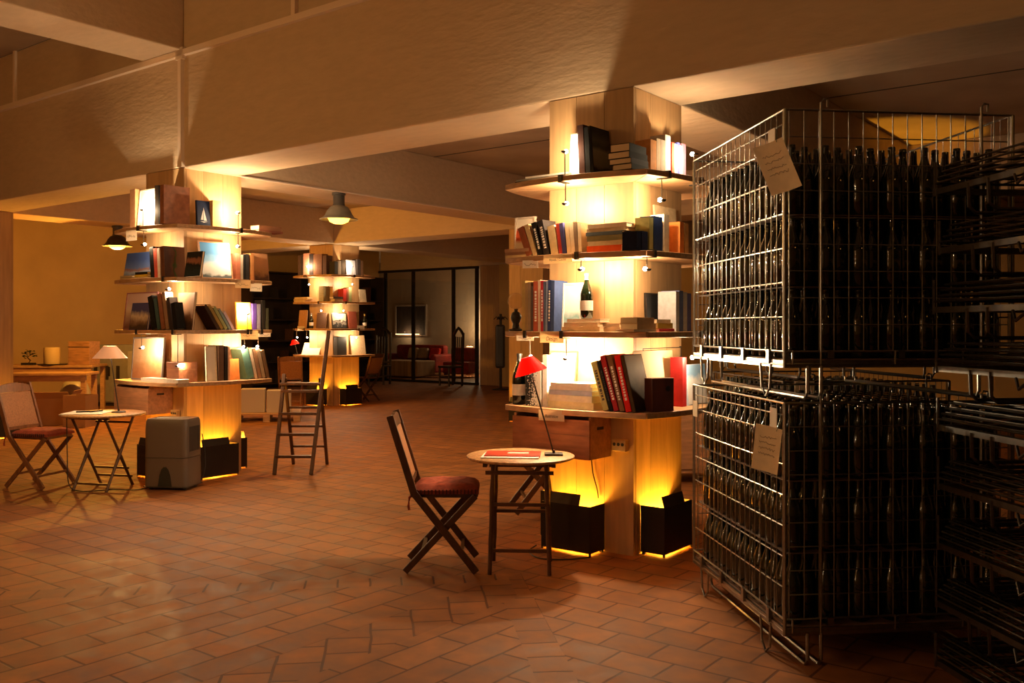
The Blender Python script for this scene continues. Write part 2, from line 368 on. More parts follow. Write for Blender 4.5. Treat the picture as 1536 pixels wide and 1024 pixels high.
def wbox(name, desc, cat, pk, i, face, px0, px1, ytop, m, d=.16, dep=.13, hole=False, lid=False):
    a0, a1 = apx(pk, face, px0, d), apx(pk, face, px1, d); D = FP(pk, face, (a0+a1)/2, d).y; h = zat(ytop, D)-ZS[i]; w = a1-a0
    o = thing(name, lab(desc, pk, i), cat, M=frame(pk, face, a0, d, ZS[i]+.0006))
    MB().b2((0,0,0), (w,dep,h)).build('body', m, o, bevel=.004)
    if hole:
        MB().lathe([(.02,-.001),(.02,.003),(.014,.003),(.013,-.001)], 16).xf(Matrix.Translation((w*.68,-.001,h*.66)) @ Matrix.Rotation(PI/2,4,'X')).build('knob', BLACKM, o, True)
    if lid: MB().b2((-.002,-.002,h*.72), (w+.002,-.0002,h*.73)).build('lid_seam', INK, o)
    return o
def to_mesh(o):
    dg = bpy.context.evaluated_depsgraph_get(); dg.update()
    me = bpy.data.meshes.new_from_object(o.evaluated_get(dg)); n = bpy.data.objects.new('handwriting', me); C.objects.link(n)
    n.parent = o.parent; n.location = o.location; n.rotation_euler = o.rotation_euler; n.scale = o.scale
    if not me.materials: me.materials.append(INK)
    bpy.data.objects.remove(o)
def translucent(name, col):
    m = mat(name, col, .8); nt = m.node_tree; b = nt.nodes['Principled BSDF']; t = nt.nodes.new('ShaderNodeBsdfTranslucent'); t.inputs[0].default_value = (*col,1)
    x = nt.nodes.new('ShaderNodeMixShader'); x.inputs[0].default_value = .5; nt.links.new(b.outputs[0], x.inputs[1]); nt.links.new(t.outputs[0], x.inputs[2]); nt.links.new(x.outputs[0], nt.nodes['Material Output'].inputs[0]); return m
CARDM = translucent('translucent_card', (.78,.64,.44)); CARDW = translucent('translucent_white_card', (.85,.8,.72))
def card(pk, i, face, px0, px1, ytop, ybot, desc, text=None, m=CARDM, a=None, drop=0):
    pm = (px0+px1)/2; am = apx(pk, face, pm, .3); d = edge(max(-.54,min(.54,am)))-.325+.004
    a0, a1 = apx(pk, face, px0, d), apx(pk, face, px1, d); D = FP(pk, face, (a0+a1)/2, d).y; zt, zb = zat(ytop, D), zat(ybot, D)
    zt = max(zt, ZS[i]-T+.006)
    sl = math.atan2(-(edge(a1)-edge(a0)), a1-a0)
    am = (a0+a1)/2; d = edge(am)-.325+.006
    o = thing('shelf_card', f'{desc} pinned to the {ON[i]} shelf edge, {PN[pk]}', 'label', M=frame(pk, face, am, d, zb) @ Matrix.Rotation(-sl, 4, 'Z'), group=f'paper cards on the shelf edges of the {PN[pk]}')
    w, h = a1-a0, zt-zb
    MB().b2((-w/2,-.0008,0), (w/2,.0008,h)).build('card', m, o)
    if text:
        for k, (tx, zz, sz) in enumerate(text):
            cu = bpy.data.curves.new('handwriting', 'FONT'); cu.body = tx; cu.size = sz*h; cu.align_x = 'CENTER'; cu.extrude = .0004; cu.shear = .2; cu.materials.append(INK)
            to = bpy.data.objects.new('handwriting', cu); C.objects.link(to); to.parent = o; to.location = (0,-.0016,zz*h); to.rotation_euler = (PI/2,0,0); to.scale.x = .82; to_mesh(to)
    else:
        mb = MB(); x = -w*.38
        pts = []
        while x < w*.38: pts.append((x, -.0012, h*(.42+.16*random.uniform(-1,1)))); x += .006
        if len(pts) > 1: mb.tube(pts, .0012, 4); mb.build('handwriting', INK, o)
    return o
def bottle_prof(H=.31, R=.0435):
    return [(.0,.0),(R*.9,.0),(R,.006),(R,H*.5),(R*.97,H*.56),(R*.72,H*.68),(R*.42,H*.79),(R*.34,H*.86),(R*.33,H*.93),(R*.37,H*.945),(R*.37,H*.985),(R*.33,H),(0,H)]
def champagne(pk, i, face, px, H, desc, d=.12, zoff=0, foil=None):
    a = apx(pk, face, px, d)
    o = thing('champagne_bottle', lab(desc, pk, i), 'bottle', M=frame(pk, face, a, d, ZS[i]+.0008+zoff))
    R = H*.14
    MB().lathe(bottle_prof(H, R), 20).build('glass_body', BOTTLE, o, True)
    MB().lathe_open([(R+.0012,H*.18),(R+.0014,H*.4)], 20).build('paper_label', WHITEP, o, True)
    MB().lathe([(R*.40,H*.86),(R*.36,H*.93),(R*.40,H*.945),(R*.40,H*1.0),(0,H*1.003)], 16).build('foil_cap', foil or mat('silver_foil', (.5,.5,.5), .35, metal=.8), o, True)
    return o
exec_books = None
# ---- near pillar
K = 'near'
N_, Br, Cr, Bk = (.02,.03,.09), (.22,.09,.04), (.62,.48,.28), (.02,.018,.016)
# top shelf
stack(K,0,'L',.19,[(772,852,.016,(.03,.03,.03),'lowest flat black binder at the left end'),(774,850,.012,(.25,.24,.22),'flat grey magazine in the left pile'),(788,852,.012,(.7,.68,.62),'flat white magazine topping the left pile')], w=.2)
facing(K,0,'L',854,869,200,(.3,.3,.33),'glossy black and white portrait book lit by the bulb', d=.15, tilt=3, yaw=0, t=.02, cover=pic('portrait_print',[(.1,(.6,.35,.25)),(.45,(.75,.7,.7)),(.6,(.1,.1,.12)),(.85,(.08,.08,.1)),(.92,(.8,.8,.8))],'z',.28))
spine(K,0,'L',869,878,187,(.06,.03,.025),'tall brown-black spine right of the glossy portrait book', lean=3, d=.2, w=.18)
spine(K,0,'L',879,886,190,(.015,.015,.015),'tall worn black spine beside the large black book', lean=3, d=.2, w=.18)
spine(K,0,'L',887,891,188,(.02,.02,.018),'large black book showing its cover with a pale square photo', lean=5, d=.24, w=.22, side=pic('old_photo_print',[(.12,(.02,.02,.018)),(.2,(.16,.13,.09)),(.5,(.20,.17,.11)),(.58,(.05,.05,.04)),(.72,(.09,.085,.06)),(.9,(.04,.04,.035))],'z',.3,.18))
stack(K,0,'L',.26,[(918,947,.036,(.02,.02,.02),'bottom black paperback of the four-book pile'),(913,946,.034,(.05,.045,.05),'third paperback from the top in the black pile'),(911,944,.040,(.018,.02,.018),'second black paperback of the four-book pile'),(915,944,.048,(.018,.018,.016),'thick black paperback topping the four-book pile')], ends=True, w=.21)
spine(K,0,'R',976,985,210,(.55,.25,.09),'orange-brown spine right of the black pile', d=.12, lean=0)
spine(K,0,'R',985,991,208,(.42,.33,.24),'pale brown spine of the standing group', d=.12)
spine(K,0,'R',991,998,210,(.30,.24,.2),'grey-brown spine of the standing group', d=.12)
spine(K,0,'R',998,1006,203,(.5,.45,.4),'tall grey-white spine of the standing group', d=.12)
for q,(x0,x1,yt,c,ds) in enumerate([(1008,1012,214,(.6,.08,.05),'thin red book at the right end'),(1012,1016,216,(.75,.7,.65),'thin white book after the thin red one'),(1016,1020,214,(.08,.1,.45),'thin blue book at the right end'),(1020,1024,218,(.7,.6,.55),'thin cream book at the right end'),(1024,1029,216,(.6,.2,.3),'thin pink book at the right end')]):
    spine(K,0,'R',x0,x1,yt,c,ds,d=.12,w=.105)
# second shelf
stack(K,1,'L',.2,[(757,795,.018,Cr,'lowest cream book flat at the left end'),(758,797,.018,(.3,.17,.12),'brown book flat at the left end'),(757,793,.022,(.42,.25,.17),'tan book topping the left flat pile')], w=.13)
panel(K,1,'L',770,800,325,'small framed print with a red square behind the left books', pic('red_square_print',[(.2,(.75,.65,.5)),(.45,(.7,.6,.45)),(.55,(.55,.09,.03)),(.8,(.5,.08,.03)),(.9,(.7,.62,.5))],'z',.25,.1), cmat((.6,.5,.4)), d=.03, tilt=4)
for x0,x1,yt,c,ln,ds in [(790,800,340,(.30,.10,.05),22,'sunset-brown book leaning at the left of the row'),(800,807,336,Cr,20,'cream paperback leaning beside the sunset-brown one'),(808,815,333,Bk,16,'black book with white spine lettering leaning in the row'),(816,825,330,(.035,.03,.03),14,'thick black book leaning left of the cream ones'),(827,838,338,(.62,.46,.25),10,'thick cream book in the middle of the row'),(839,844,335,(.35,.04,.025),8,'narrow dark red book in the row'),(844,850,334,(.05,.045,.12),8,'navy book in the row'),(851,857,334,(.6,.44,.26),6,'tan book right of the navy one'),(857,863,332,(.58,.45,.3),5,'pale book third from the right of the row'),(863,868,333,(.20,.13,.08),4,'brown book second from the right of the row'),(868,873,334,(.64,.5,.33),3,'cream book at the right end of the leaning row')]:
    spine(K,1,'L',x0,x1,yt,c,ds,lean=ln,d=.2,w=.15,title=(WHITEP if 'lettering' in ds or 'thick black' in ds else None))
stack(K,1,'L',.2,[(880,932,.045,(.60,.09,.02),'thick orange-red book at the bottom of the pile'),(882,938,.028,(.55,.42,.26),'cream book above the orange-red one'),(880,936,.034,(.28,.27,.15),'olive book in the middle of the pile'),(879,934,.022,(.10,.12,.13),'slate book in the pile of six'),(880,938,.022,(.6,.46,.28),'second pale book from the top of the pile'),(882,940,.026,(.66,.52,.34),'pale paperback topping the pile')], w=.15)
spine(K,1,'R',955,962,347,(.015,.02,.05),'short midnight-blue volume, left of the pair', d=.17, w=.1)
spine(K,1,'R',963,972,347,(.02,.025,.06),'short midnight-blue volume, right of the pair', d=.17, w=.1)
facing(K,1,'R',986,1018,310,(.62,.48,.30),'large cream folder leaning on the boards', d=.05, tilt=4, t=.012)
spine(K,1,'R',974,980,326,(.30,.27,.10),'olive spine between the blue pair and the navy book', d=.17, w=.1)
spine(K,1,'R',981,994,325,(.02,.035,.10),'broad navy spine standing before the cream folder', d=.17, w=.1)
spine(K,1,'R',996,1004,322,(.6,.52,.4),'white spine right of the navy one', d=.17, w=.1)
spine(K,1,'R',1020,1026,333,(.62,.2,.05),'orange paperback at the right end', d=.18, w=.12)
spine(K,1,'R',1027,1033,335,(.6,.35,.15),'amber paperback at the right end', d=.18, w=.12)
# third shelf
for q,(x0,x1,yt,c,ds) in enumerate([(783,788,421,(.45,.32,.12),'gold spine at the left of the standing row'),(788,792,424,(.36,.24,.12),'tan spine beside the gold one'),(792,796,423,(.30,.22,.14),'brown spine third in the standing row'),(796,800,429,(.12,.09,.08),'short dark spine in the standing row'),(800,807,422,(.50,.12,.07),'broad coral-red spine'),(807,811,420,(.68,.55,.42),'white spine between the red ones'),(811,815,421,(.40,.03,.04),'crimson spine in the standing row'),(815,818,422,(.10,.12,.2),'narrow slate spine'),(818,821,421,(.22,.27,.4),'narrow steel-blue spine'),(821,826,420,(.03,.05,.16),'dark blue spine in the standing row'),(826,831,421,(.05,.08,.2),'blue spine at the right of the standing row')]):
    spine(K,2,'L',x0,x1,yt,c,ds,d=.17,w=.15,lean=-1.0 if q>7 else 0,title=(WHITEP if q in (4,6,9) else None))
panel(K,2,'L',842,871,424,'bright white print with a teal smudge', pic('white_teal_print',[(.15,(.75,.72,.66)),(.35,(.25,.42,.42)),(.5,(.8,.78,.74)),(.9,(.85,.82,.76))],'z',.25,.35), cmat((.75,.72,.68)), d=.095, tilt=4)
zz = stack(K,2,'L',.22,[(842,900,.030,(.66,.5,.33),'lowest pale book of the wide flat pile'),(846,898,.026,(.72,.58,.42),'middle pale book of the wide flat pile'),(850,900,.022,(.76,.66,.52),'white book topping the wide flat pile')], w=.112)
stack(K,2,'L',.17,[(904,931,.026,(.46,.32,.2),'lower tan book of the small flat pile'),(903,929,.024,(.40,.27,.17),'upper tan book of the small flat pile')], w=.13)
champagne(K,2,'L',880,.285,'champagne bottle with white label standing on the flat pile', d=.165, zoff=.081)
stack(K,2,'R',.2,[(950,985,.014,(.7,.6,.45),'open pale booklet under the right pile'),(955,982,.034,(.62,.44,.26),'lower cream block of the right pile'),(956,981,.036,(.60,.42,.25),'upper cream block of the right pile')], w=.12)
stack(K,2,'R',.2,[(988,1012,.018,(.6,.06,.08),'thin red book under the yellow one'),(988,1009,.034,(.55,.42,.10),'yellow book on the red one'),(986,1006,.022,(.7,.6,.42),'white paperback on the yellow one')], w=.1)
panel(K,2,'R',972,1008,440,'dark slate picture behind the right piles', mat('dark_slate_print',(.02,.022,.025),.4,var=.3,scale=10), BLACKM, d=.03, tilt=4)
for q,(x0,x1,yt,c,ds) in enumerate([(1014,1019,437,(.55,.55,.6),'pale grey spine at the right end'),(1019,1025,436,(.15,.2,.42),'blue spine at the right end'),(1025,1031,438,(.7,.68,.66),'white spine at the right end'),(1031,1037,440,(.2,.2,.45),'violet spine at the right end')]):
    spine(K,2,'R',x0,x1,yt,c,ds,d=.18,w=.13)
# glass globe on a dark bust stand, left end
a = apx(K,'L',774,.1); o = thing('globe_ornament', lab('glass globe on a dark carved stand',K,2), 'ornament', M=frame(K,'L',a,.1,ZS[2]+.0006))
MB().lathe([(.05,0),(.052,.01),(.03,.02),(.022,.05),(.034,.075),(.04,.1),(.028,.125),(.012,.135),(.014,.15)], 14).build('stand', mat('dark_bronze',(.02,.016,.013),.4), o, True)
gm = bpy.data.materials.new('clear_glass'); gm.use_nodes = True
nt = gm.node_tree; nt.nodes.clear(); ou = nt.nodes.new('ShaderNodeOutputMaterial'); mx = nt.nodes.new('ShaderNodeMixShader'); tr = nt.nodes.new('ShaderNodeBsdfTransparent'); gl = nt.nodes.new('ShaderNodeBsdfGlossy'); fr = nt.nodes.new('ShaderNodeMapRange'); lw = nt.nodes.new('ShaderNodeLayerWeight'); lw.inputs['Blend'].default_value = .18; fr.inputs[3].default_value = .03; fr.inputs[4].default_value = .7
gl.inputs['Roughness'].default_value = .02; tr.inputs[0].default_value = (.93,.9,.84,1); nt.links.new(lw.outputs['Facing'], fr.inputs[0])
nt.links.new(fr.outputs[0], mx.inputs[0]); nt.links.new(tr.outputs[0], mx.inputs[1]); nt.links.new(gl.outputs[0], mx.inputs[2]); nt.links.new(mx.outputs[0], ou.inputs[0])
GLASS = gm
MB().sphere((0,0,.205), .056, 18, 12).build('glass_globe', GLASS, o, True)
# lowest shelf
champagne(K,3,'L',779,.34,'large dark champagne bottle at the left end', d=.14, foil=BLACKM)
wbox('letter_tin','box printed all over with black and white letters','box',K,3,'L',788,812,545,pic('letterpress_print',[(.3,(.03,.03,.03)),(.46,(.04,.04,.04)),(.5,(.7,.66,.6)),(.7,(.75,.7,.62))],'x',.12,2.6,ns=75),d=.2,dep=.14)
panel(K,3,'L',818,860,527,'framed photo leaning against the boards', pic('pale_photo_print',[(.1,(.5,.33,.2)),(.4,(.75,.62,.5)),(.9,(.82,.76,.68))],'z',.3,.3), REDWOOD, d=.06, tilt=8)
stack(K,3,'L',.24,[(822,890,.045,(.72,.62,.34),'yellow-white book at the bottom of the bright pile'),(824,889,.04,(.76,.68,.5),'cream book second in the bright pile'),(823,888,.03,(.45,.5,.62),'pale blue book in the bright pile'),(824,887,.024,(.78,.72,.62),'white book in the bright pile'),(826,886,.022,(.8,.76,.68),'white book topping the bright pile')], w=.17)
spine(K,3,'L',814,821,532,(.75,.7,.62),'white magazine box edge right of the letter box', d=.2, w=.1)
wbox('small_block','small brown wooden block behind the green spine','block',K,3,'L',887,896,577,REDWOOD,d=.16,dep=.1)
for x0,x1,yt,c,ln,ds in [(905,914,543,(.42,.38,.14),17,'book with a yellow-green film-strip spine'),(915,920,541,Bk,17,'thin black book behind the film-strip spine'),(921,929,534,(.33,.025,.03),17,'crimson book with white spine lettering'),(930,938,533,(.20,.10,.05),16,'brown book between the two red ones'),(939,948,533,(.62,.02,.015),14,'bright red book leaning in the row')]:
    spine(K,3,'L',x0,x1,yt,c,ds,lean=ln,d=.235,w=.17,title=(WHITEP if 'red' in ds or 'crimson' in ds else INK if 'film' in ds else None))
spine(K,3,'L',949,954,533,(.07,.04,.02),'dark oil-landscape cover leaning beside the red book', lean=14, d=.235, w=.22, side=pic('oil_landscape_print',[(.1,(.02,.014,.01)),(.4,(.05,.03,.016)),(.55,(.10,.055,.02)),(.8,(.17,.09,.035)),(.95,(.2,.12,.05))],'z',.3,.5))
panel(K,3,'R',968,1026,520,'dark framed board at the back of the right side', mat('brown_board',(.18,.10,.05),.6,var=.2), mat('dark_frame',(.05,.03,.02),.5), d=.02, tilt=3)
facing(K,3,'R',958,1017,526,(.55,.42,.28),'large plain cream folder leaning by the corner', d=.06, tilt=7, t=.012, m=mat('cream_card',(.60,.44,.28),.8))
MAH = mat('mahogany',(.12,.03,.02),.5,var=.3,scale=8)
o = thing('wooden_box', lab('dark red wooden box with a round black knob',K,3), 'box', Vector((.852,5.672,ZS[3]+.0006)), math.radians(32))
MB().b2((0,0,0),(.175,.075,.205)).build('body', MAH, o, bevel=.004)
MB().lathe([(.018,-.001),(.018,.003),(.013,.004),(0,.004)], 16).xf(Matrix.Translation((.125,-.001,.14)) @ Matrix.Rotation(PI/2,4,'X')).build('knob', BLACKM, o, True)
spine(K,3,'R',1024,1030,536,(.45,.03,.03),'dark red spine right of the wooden box', d=.17, w=.09)
facing(K,3,'R',1033,1062,546,(.5,.6,.75),'glossy sky-blue and white book near the wire cage', d=.16, tilt=5, t=.02, cover=pic('sky_print',[(.2,(.8,.8,.8)),(.6,(.85,.86,.88)),(.75,(.3,.5,.75))],'z',.27,.3))
card(K,1,'L',816,858,382,395,'cream card reading Novels / Cuisine',[('Novels / Cuisine',.3,.42)])
card(K,2,'L',811,845,497,514,'cream card reading Design',[('Design',.2,.52)])
card(K,3,'L',809,846,615,631,'pale card reading Illustration',[('Illustration',.3,.42)])
card(K,2,'L',776,799,503,511,'small blank card at the left end', None, CARDW)
card(K,1,'L',785,806,396,402,'small white card at the left end', None, CARDW)
# lamps
clip_lamp(K,0,'L',848,True,3.6); clip_lamp(K,0,'L',849,False,4.4); clip_lamp(K,0,'R',1040,True,2.4); clip_lamp(K,0,'R',1000,False,2.6)
clip_lamp(K,1,'L',872,False,3.6,ln=.05); clip_lamp(K,1,'R',985,False,2.6,ln=.06); clip_lamp(K,2,'L',850,False,9); clip_lamp(K,2,'L',791,False,2.2); clip_lamp(K,2,'R',1040,False,2.0)
for i, up in ((0,True),(0,False),(1,False),(2,False)):
    clip_lamp(K,i,'K',0,up,2.6,a=-.4); clip_lamp(K,i,'B',0,up,2.2,a=.12)
# ---- left pillar
K = 'left'
spine(K,0,'L',195,203,284,(.35,.17,.08),'tan book at the left end', d=.17)
panel(K,0,'L',205,231,283,'glaring white print lit by the left bulb', pic('white_rose_print',[(.1,(.55,.35,.28)),(.3,(.8,.76,.7)),(.9,(.85,.82,.78))],'z',.3,.3), cmat((.6,.5,.4)), d=.165, tilt=5)
spine(K,0,'L',232,238,278,(.05,.035,.025),'dark brown spine beside the big brown album', d=.2)
spine(K,0,'L',238,243,279,(.02,.016,.014),'black spine beside the big brown album', d=.2)
spine(K,0,'L',240,246,277,(.30,.12,.06),'big marbled brown album facing out', d=.28, w=.27, m=mat('marbled_brown',(.27,.10,.05),.6,var=.3,scale=18))
facing(K,0,'R',296,316,301,(.02,.03,.08),'navy book with a white sailing boat', d=.16, tilt=4, t=.02, cover=pic('navy_print',[(.1,(.012,.02,.05)),(.22,(.03,.04,.08)),(.9,(.012,.02,.06))],'z',.23,.1))
SAIL = mat('sail_white', (.6,.62,.66), .7)
for o in [x for x in bpy.data.objects if x.get('label','').startswith('navy book with a white')]:
    mb = MB(); q = lambda pts: mb.add([(-.0022,y,z) for y,z in pts]+[(-.0014,y,z) for y,z in pts], [(0,1,2),(3,4,5),(0,1,4,3),(1,2,5,4),(2,0,3,5)])
    W_ = max(v.co.y for ch in o.children for v in ch.data.vertices); q([(W_*.5,.06),(W_*.5,.185),(W_*.72,.06)]); q([(W_*.46,.065),(W_*.46,.16),(W_*.27,.065)]); q([(W_*.24,.05),(W_*.78,.052),(W_*.5,.04)]); mb.build('sailing_boat', SAIL, o)
spine(K,0,'R',319,333,301,(.6,.42,.2),'thick cream-yellow book right of the boat cover', d=.16, w=.13)
stack(K,0,'R',.2,[(365,384,.012,(.05,.03,.03),'thin dark notebook lying flat'),], w=.12)
stack(K,0,'R',.2,[(388,424,.022,(.3,.12,.08),'dark red book flat at the right end'),(389,423,.045,(.42,.22,.13),'thick brown book flat at the right end')], w=.14)
facing(K,1,'L',184,222,378,(.1,.14,.3),'landscape-format blue book of a lake view', d=.1, tilt=10, t=.02, cover=pic('lake_print',[(.1,(.02,.02,.03)),(.35,(.25,.3,.4)),(.45,(.25,.12,.08)),(.55,(.1,.15,.35)),(.9,(.05,.09,.28))],'z',.23,.25))
stack(K,1,'L',.21,[(180,200,.02,(.5,.38,.2),'cream book flat at the left end'),(181,199,.018,(.45,.35,.22),'tan book flat at the left end')], w=.1)
stack(K,1,'L',.21,[(201,222,.02,(.5,.42,.25),'pale book under the black pile'),(202,222,.02,(.5,.38,.05),'yellow-edged black book in the pile'),(202,221,.025,(.02,.02,.02),'black book topping the little pile')], w=.1)
for x0,x1,yt,c,ln,ds in [(226,232,370,Bk,5,'black spine left of the brown cover'),(232,237,372,(.45,.08,.05),5,'red spine left of the brown cover'),(237,241,372,(.65,.55,.45),4,'white spine left of the brown cover')]:
    spine(K,1,'L',x0,x1,yt,c,ds,lean=ln,d=.19)
spine(K,1,'L',242,247,369,(.16,.07,.04),'large brown cover with a green plant', lean=4, d=.25, w=.22, side=pic('plant_print',[(.25,(.08,.04,.03)),(.45,(.14,.06,.035)),(.52,(.05,.09,.03)),(.6,(.15,.07,.04)),(.9,(.17,.08,.045))],'y',.22,.5))
facing(K,1,'L',276,299,377,(.025,.03,.03),'black cover with pale red lettering by the corner', d=.18, tilt=9, t=.025, cover=pic('travel_print',[(.2,(.03,.05,.06)),(.5,(.02,.02,.02)),(.6,(.35,.16,.10)),(.72,(.3,.14,.1)),(.8,(.02,.02,.02))],'z',.22,.35))
panel(K,1,'R',303,350,362,'wood-framed photo of white peaks under a blue sky', pic('peaks_print',[(.12,(.1,.13,.15)),(.2,(.6,.65,.7)),(.5,(.85,.85,.85)),(.7,(.3,.55,.85)),(.95,(.1,.3,.65))],'z',.26,.3), CRATEW, d=.172, tilt=10)
for x0,x1,yt,c,ds in [(354,361,380,(.35,.12,.07),'reddish spine right of the framed peaks'),(361,365,382,(.35,.28,.22),'grey spine right of the framed peaks'),(365,369,382,Bk,'first black spine of the right group'),(369,374,381,(.04,.03,.03),'second black spine of the right group'),(376,381,380,(.5,.22,.08),'orange-brown spine of the right group')]:
    spine(K,1,'R',x0,x1,yt,c,ds,d=.17,w=.13)
facing(K,1,'R',382,404,380,(.42,.2,.1),'brown-orange cover at the right end', d=.12, tilt=6, t=.02, cover=pic('desert_print',[(.2,(.1,.05,.03)),(.45,(.4,.2,.08)),(.8,(.5,.25,.12))],'z',.22,.5))
panel(K,2,'L',184,230,438,'pink-bordered photo leaning at the left end', pic('pink_photo_print',[(.1,(.25,.12,.1)),(.4,(.55,.4,.36)),(.7,(.8,.66,.55)),(.9,(.7,.5,.45))],'z',.3,.3), cmat((.4,.18,.18)), d=.07, tilt=7)
facing(K,2,'L',193,220,454,(.06,.07,.25),'violet-blue book with a pale triangle', d=.16, tilt=9, t=.02, cover=pic('tent_print',[(.15,(.1,.07,.06)),(.35,(.3,.2,.15)),(.6,(.75,.68,.6)),(.85,(.08,.09,.3))],'z',.22,.4))
for x0,x1,yt,c,ln,ds in [(228,235,444,Bk,14,'black book leaning at the left of the row'),(236,241,447,(.06,.12,.14),13,'teal-black book leaning in the row'),(242,248,440,(.24,.11,.07),12,'brown book leaning in the row'),(249,254,438,(.3,.2,.14),12,'tan book leaning in the row'),(255,260,446,(.05,.04,.04),12,'charcoal book leaning in the row'),(261,267,454,Bk,12,'short black book leaning in the row')]:
    spine(K,2,'L',x0,x1,yt,c,ds,lean=ln,d=.2,w=.085)
facing(K,2,'L',262,288,438,(.16,.08,.04),'brown landscape cover at the back by the corner', d=.1, tilt=6, t=.02, cover=pic('brown_land_print',[(.2,(.05,.03,.02)),(.5,(.17,.09,.05)),(.9,(.2,.12,.08))],'z',.28,.5))
for x0,x1,yt,c,ln,ds in [(326,331,458,(.05,.03,.02),33,'dark brown book leaning far over'),(332,337,458,(.28,.18,.05),33,'ochre book leaning far over'),(338,343,461,(.25,.27,.12),33,'olive book leaning far over'),(344,348,464,(.15,.2,.22),33,'slate book leaning far over'),(349,353,468,(.4,.3,.36),33,'lilac book leaning far over')]:
    spine(K,2,'R',x0,x1,yt,c,ds,lean=ln,d=.19)
facing(K,2,'R',356,378,453,(.75,.42,.05),'bright yellow-orange cover', d=.17, tilt=6, t=.02, cover=pic('yellow_print',[(.2,(.8,.5,.03)),(.6,(.8,.6,.2)),(.9,(.85,.7,.35))],'z',.22,.3))
for x0,x1,yt,c,ds in [(379,385,455,(.12,.06,.3),'purple spine right of the yellow cover'),(386,391,456,(.3,.27,.35),'lavender spine of the right group'),(393,398,450,(.03,.025,.02),'black spine of the right group'),(399,403,462,(.1,.1,.06),'dark olive spine at the right end')]:
    spine(K,2,'R',x0,x1,yt,c,ds,d=.17,w=.12)
panel(K,3,'L',196,242,506,'framed warm gradient picture lit by a bulb', pic('sunset_print',[(.2,(.45,.2,.09)),(.5,(.6,.32,.15)),(.8,(.75,.5,.3))],'z',.3,.5), mat('grey_frame',(.25,.24,.25),.4), d=.09, tilt=4)
stack(K,3,'L',.23,[(212,266,.034,(.78,.72,.64),'large white book lying flat')], w=.12)
wbox('wooden_box','small wooden box with a pale inlay line','box',K,3,'L',281,326,538,REDWOOD,d=.21,dep=.16,lid=True) if False else None
o = thing('wooden_box', lab('small reddish wooden box at the corner',K,3), 'box', M=frame(K,'L',.36,.17,ZS[3]+.0006))
MB().b2((-.06,-.0,0), (.14,.2,.19)).build('body', REDWOOD, o, bevel=.004); MB().b2((-.061,-.001,.12), (.141,.201,.123)).build('inlay_line', cmat((.5,.3,.15)), o)
panel(K,3,'R',310,326,519,'white card panel behind the wooden box', WHITEP, cmat((.7,.64,.5)), d=.195, tilt=3)
for x0,x1,yt,c,ln,ds in [(328,336,518,(.14,.08,.05),0,'dark brown spine beside the white panel'),(337,342,519,(.03,.025,.02),0,'black spine beside the white panel'),(342,345,520,(.6,.35,.22),0,'thin peach spine')]:
    spine(K,3,'R',x0,x1,yt,c,ds,lean=ln,d=.2)
facing(K,3,'R',345,360,538,(.6,.2,.05),'small orange-red cover', d=.17, tilt=6, t=.02)
for x0,x1,yt,c,ln,ds in [(371,382,522,(.12,.24,.19),14,'wide green book leaning left'),(383,387,522,(.65,.5,.35),14,'cream book leaning beside the green one'),(388,393,522,(.35,.19,.1),14,'brown book leaning at the right'),(394,399,523,(.42,.3,.18),14,'tan book leaning at the right'),(400,405,525,(.2,.12,.06),14,'dark brown book leaning at the right end')]:
    spine(K,3,'R',x0,x1,yt,c,ds,lean=ln,d=.19)
card(K,1,'R',353,375,420,432,'cream handwritten card'); card(K,1,'R',376,392,428,437,'blank white card',None,CARDW)
card(K,2,'R',362,386,496,509,'cream handwritten card'); card(K,2,'R',389,405,502,505,'narrow white card',None,CARDW)
card(K,0,'L',190,205,356,361,'narrow white card',None,CARDW)
clip_lamp(K,0,'L',215,True,7); clip_lamp(K,0,'R',357,True,6.5); clip_lamp(K,0,'R',357,False,3.0); clip_lamp(K,0,'L',216,False,1.6)
clip_lamp(K,1,'L',246,False,2.4,ln=.06); clip_lamp(K,2,'R',372,True,2.4); clip_lamp(K,2,'L',213,False,2.2); clip_lamp(K,2,'R',367,False,2.4); clip_lamp(K,2,'R',391,False,1.6)
clip_lamp(K,2,'L',268,False,3.0,ln=.28)
for i, up in ((0,True),(1,False)):
    clip_lamp(K,i,'K',0,up,2.4,a=-.4); clip_lamp(K,i,'B',0,up,2.4,a=.3)
# ---- far pillar
K = 'far'
def row(i, face, x0, items, d=.15):
    x = x0
    for w, yt, c, ds in items: spine(K,i,face,x,x+w*.95,yt,c,ds,d=d); x += w
row(0,'L',447,[(4,383,(.1,.06,.04),'brown-black spine at the left end'),(4,382,(.05,.04,.03),'black spine second from left'),(9,380,(.6,.3,.22),'broad pink spine lit by a bulb'),(6,381,(.05,.04,.04),'black spine after the pink one'),(14,381,(.2,.1,.06),'broad brown album'),(6,383,(.12,.07,.05),'brown spine by the corner')])
row(0,'R',502,[(5,392,(.05,.045,.04),'short black spine right of the corner'),(5,391,(.25,.2,.16),'grey spine right of the corner'),(6,390,(.05,.04,.03),'black book right of the grey one')])
facing(K,0,'R',520,534,390,(.3,.3,.35),'glossy grey cover lit by a bulb', d=.14, tilt=5, t=.02)
row(0,'R',536,[(5,389,(.05,.04,.04),'black spine right of the glossy cover'),(4,391,(.18,.1,.06),'brown spine at the right end')])
stack(K,0,'R',.16,[(546,556,.03,(.5,.25,.12),'orange book flat at the right end')], w=.1)
stack(K,1,'L',.2,[(441,458,.03,(.55,.42,.25),'lowest cream book of the left pile'),(441,460,.03,(.5,.38,.22),'middle cream book of the left pile'),(442,462,.03,(.6,.48,.3),'top cream book of the left pile')], w=.12)
row(1,'L',478,[(8,429,(.3,.25,.13),'olive spine by the corner')])
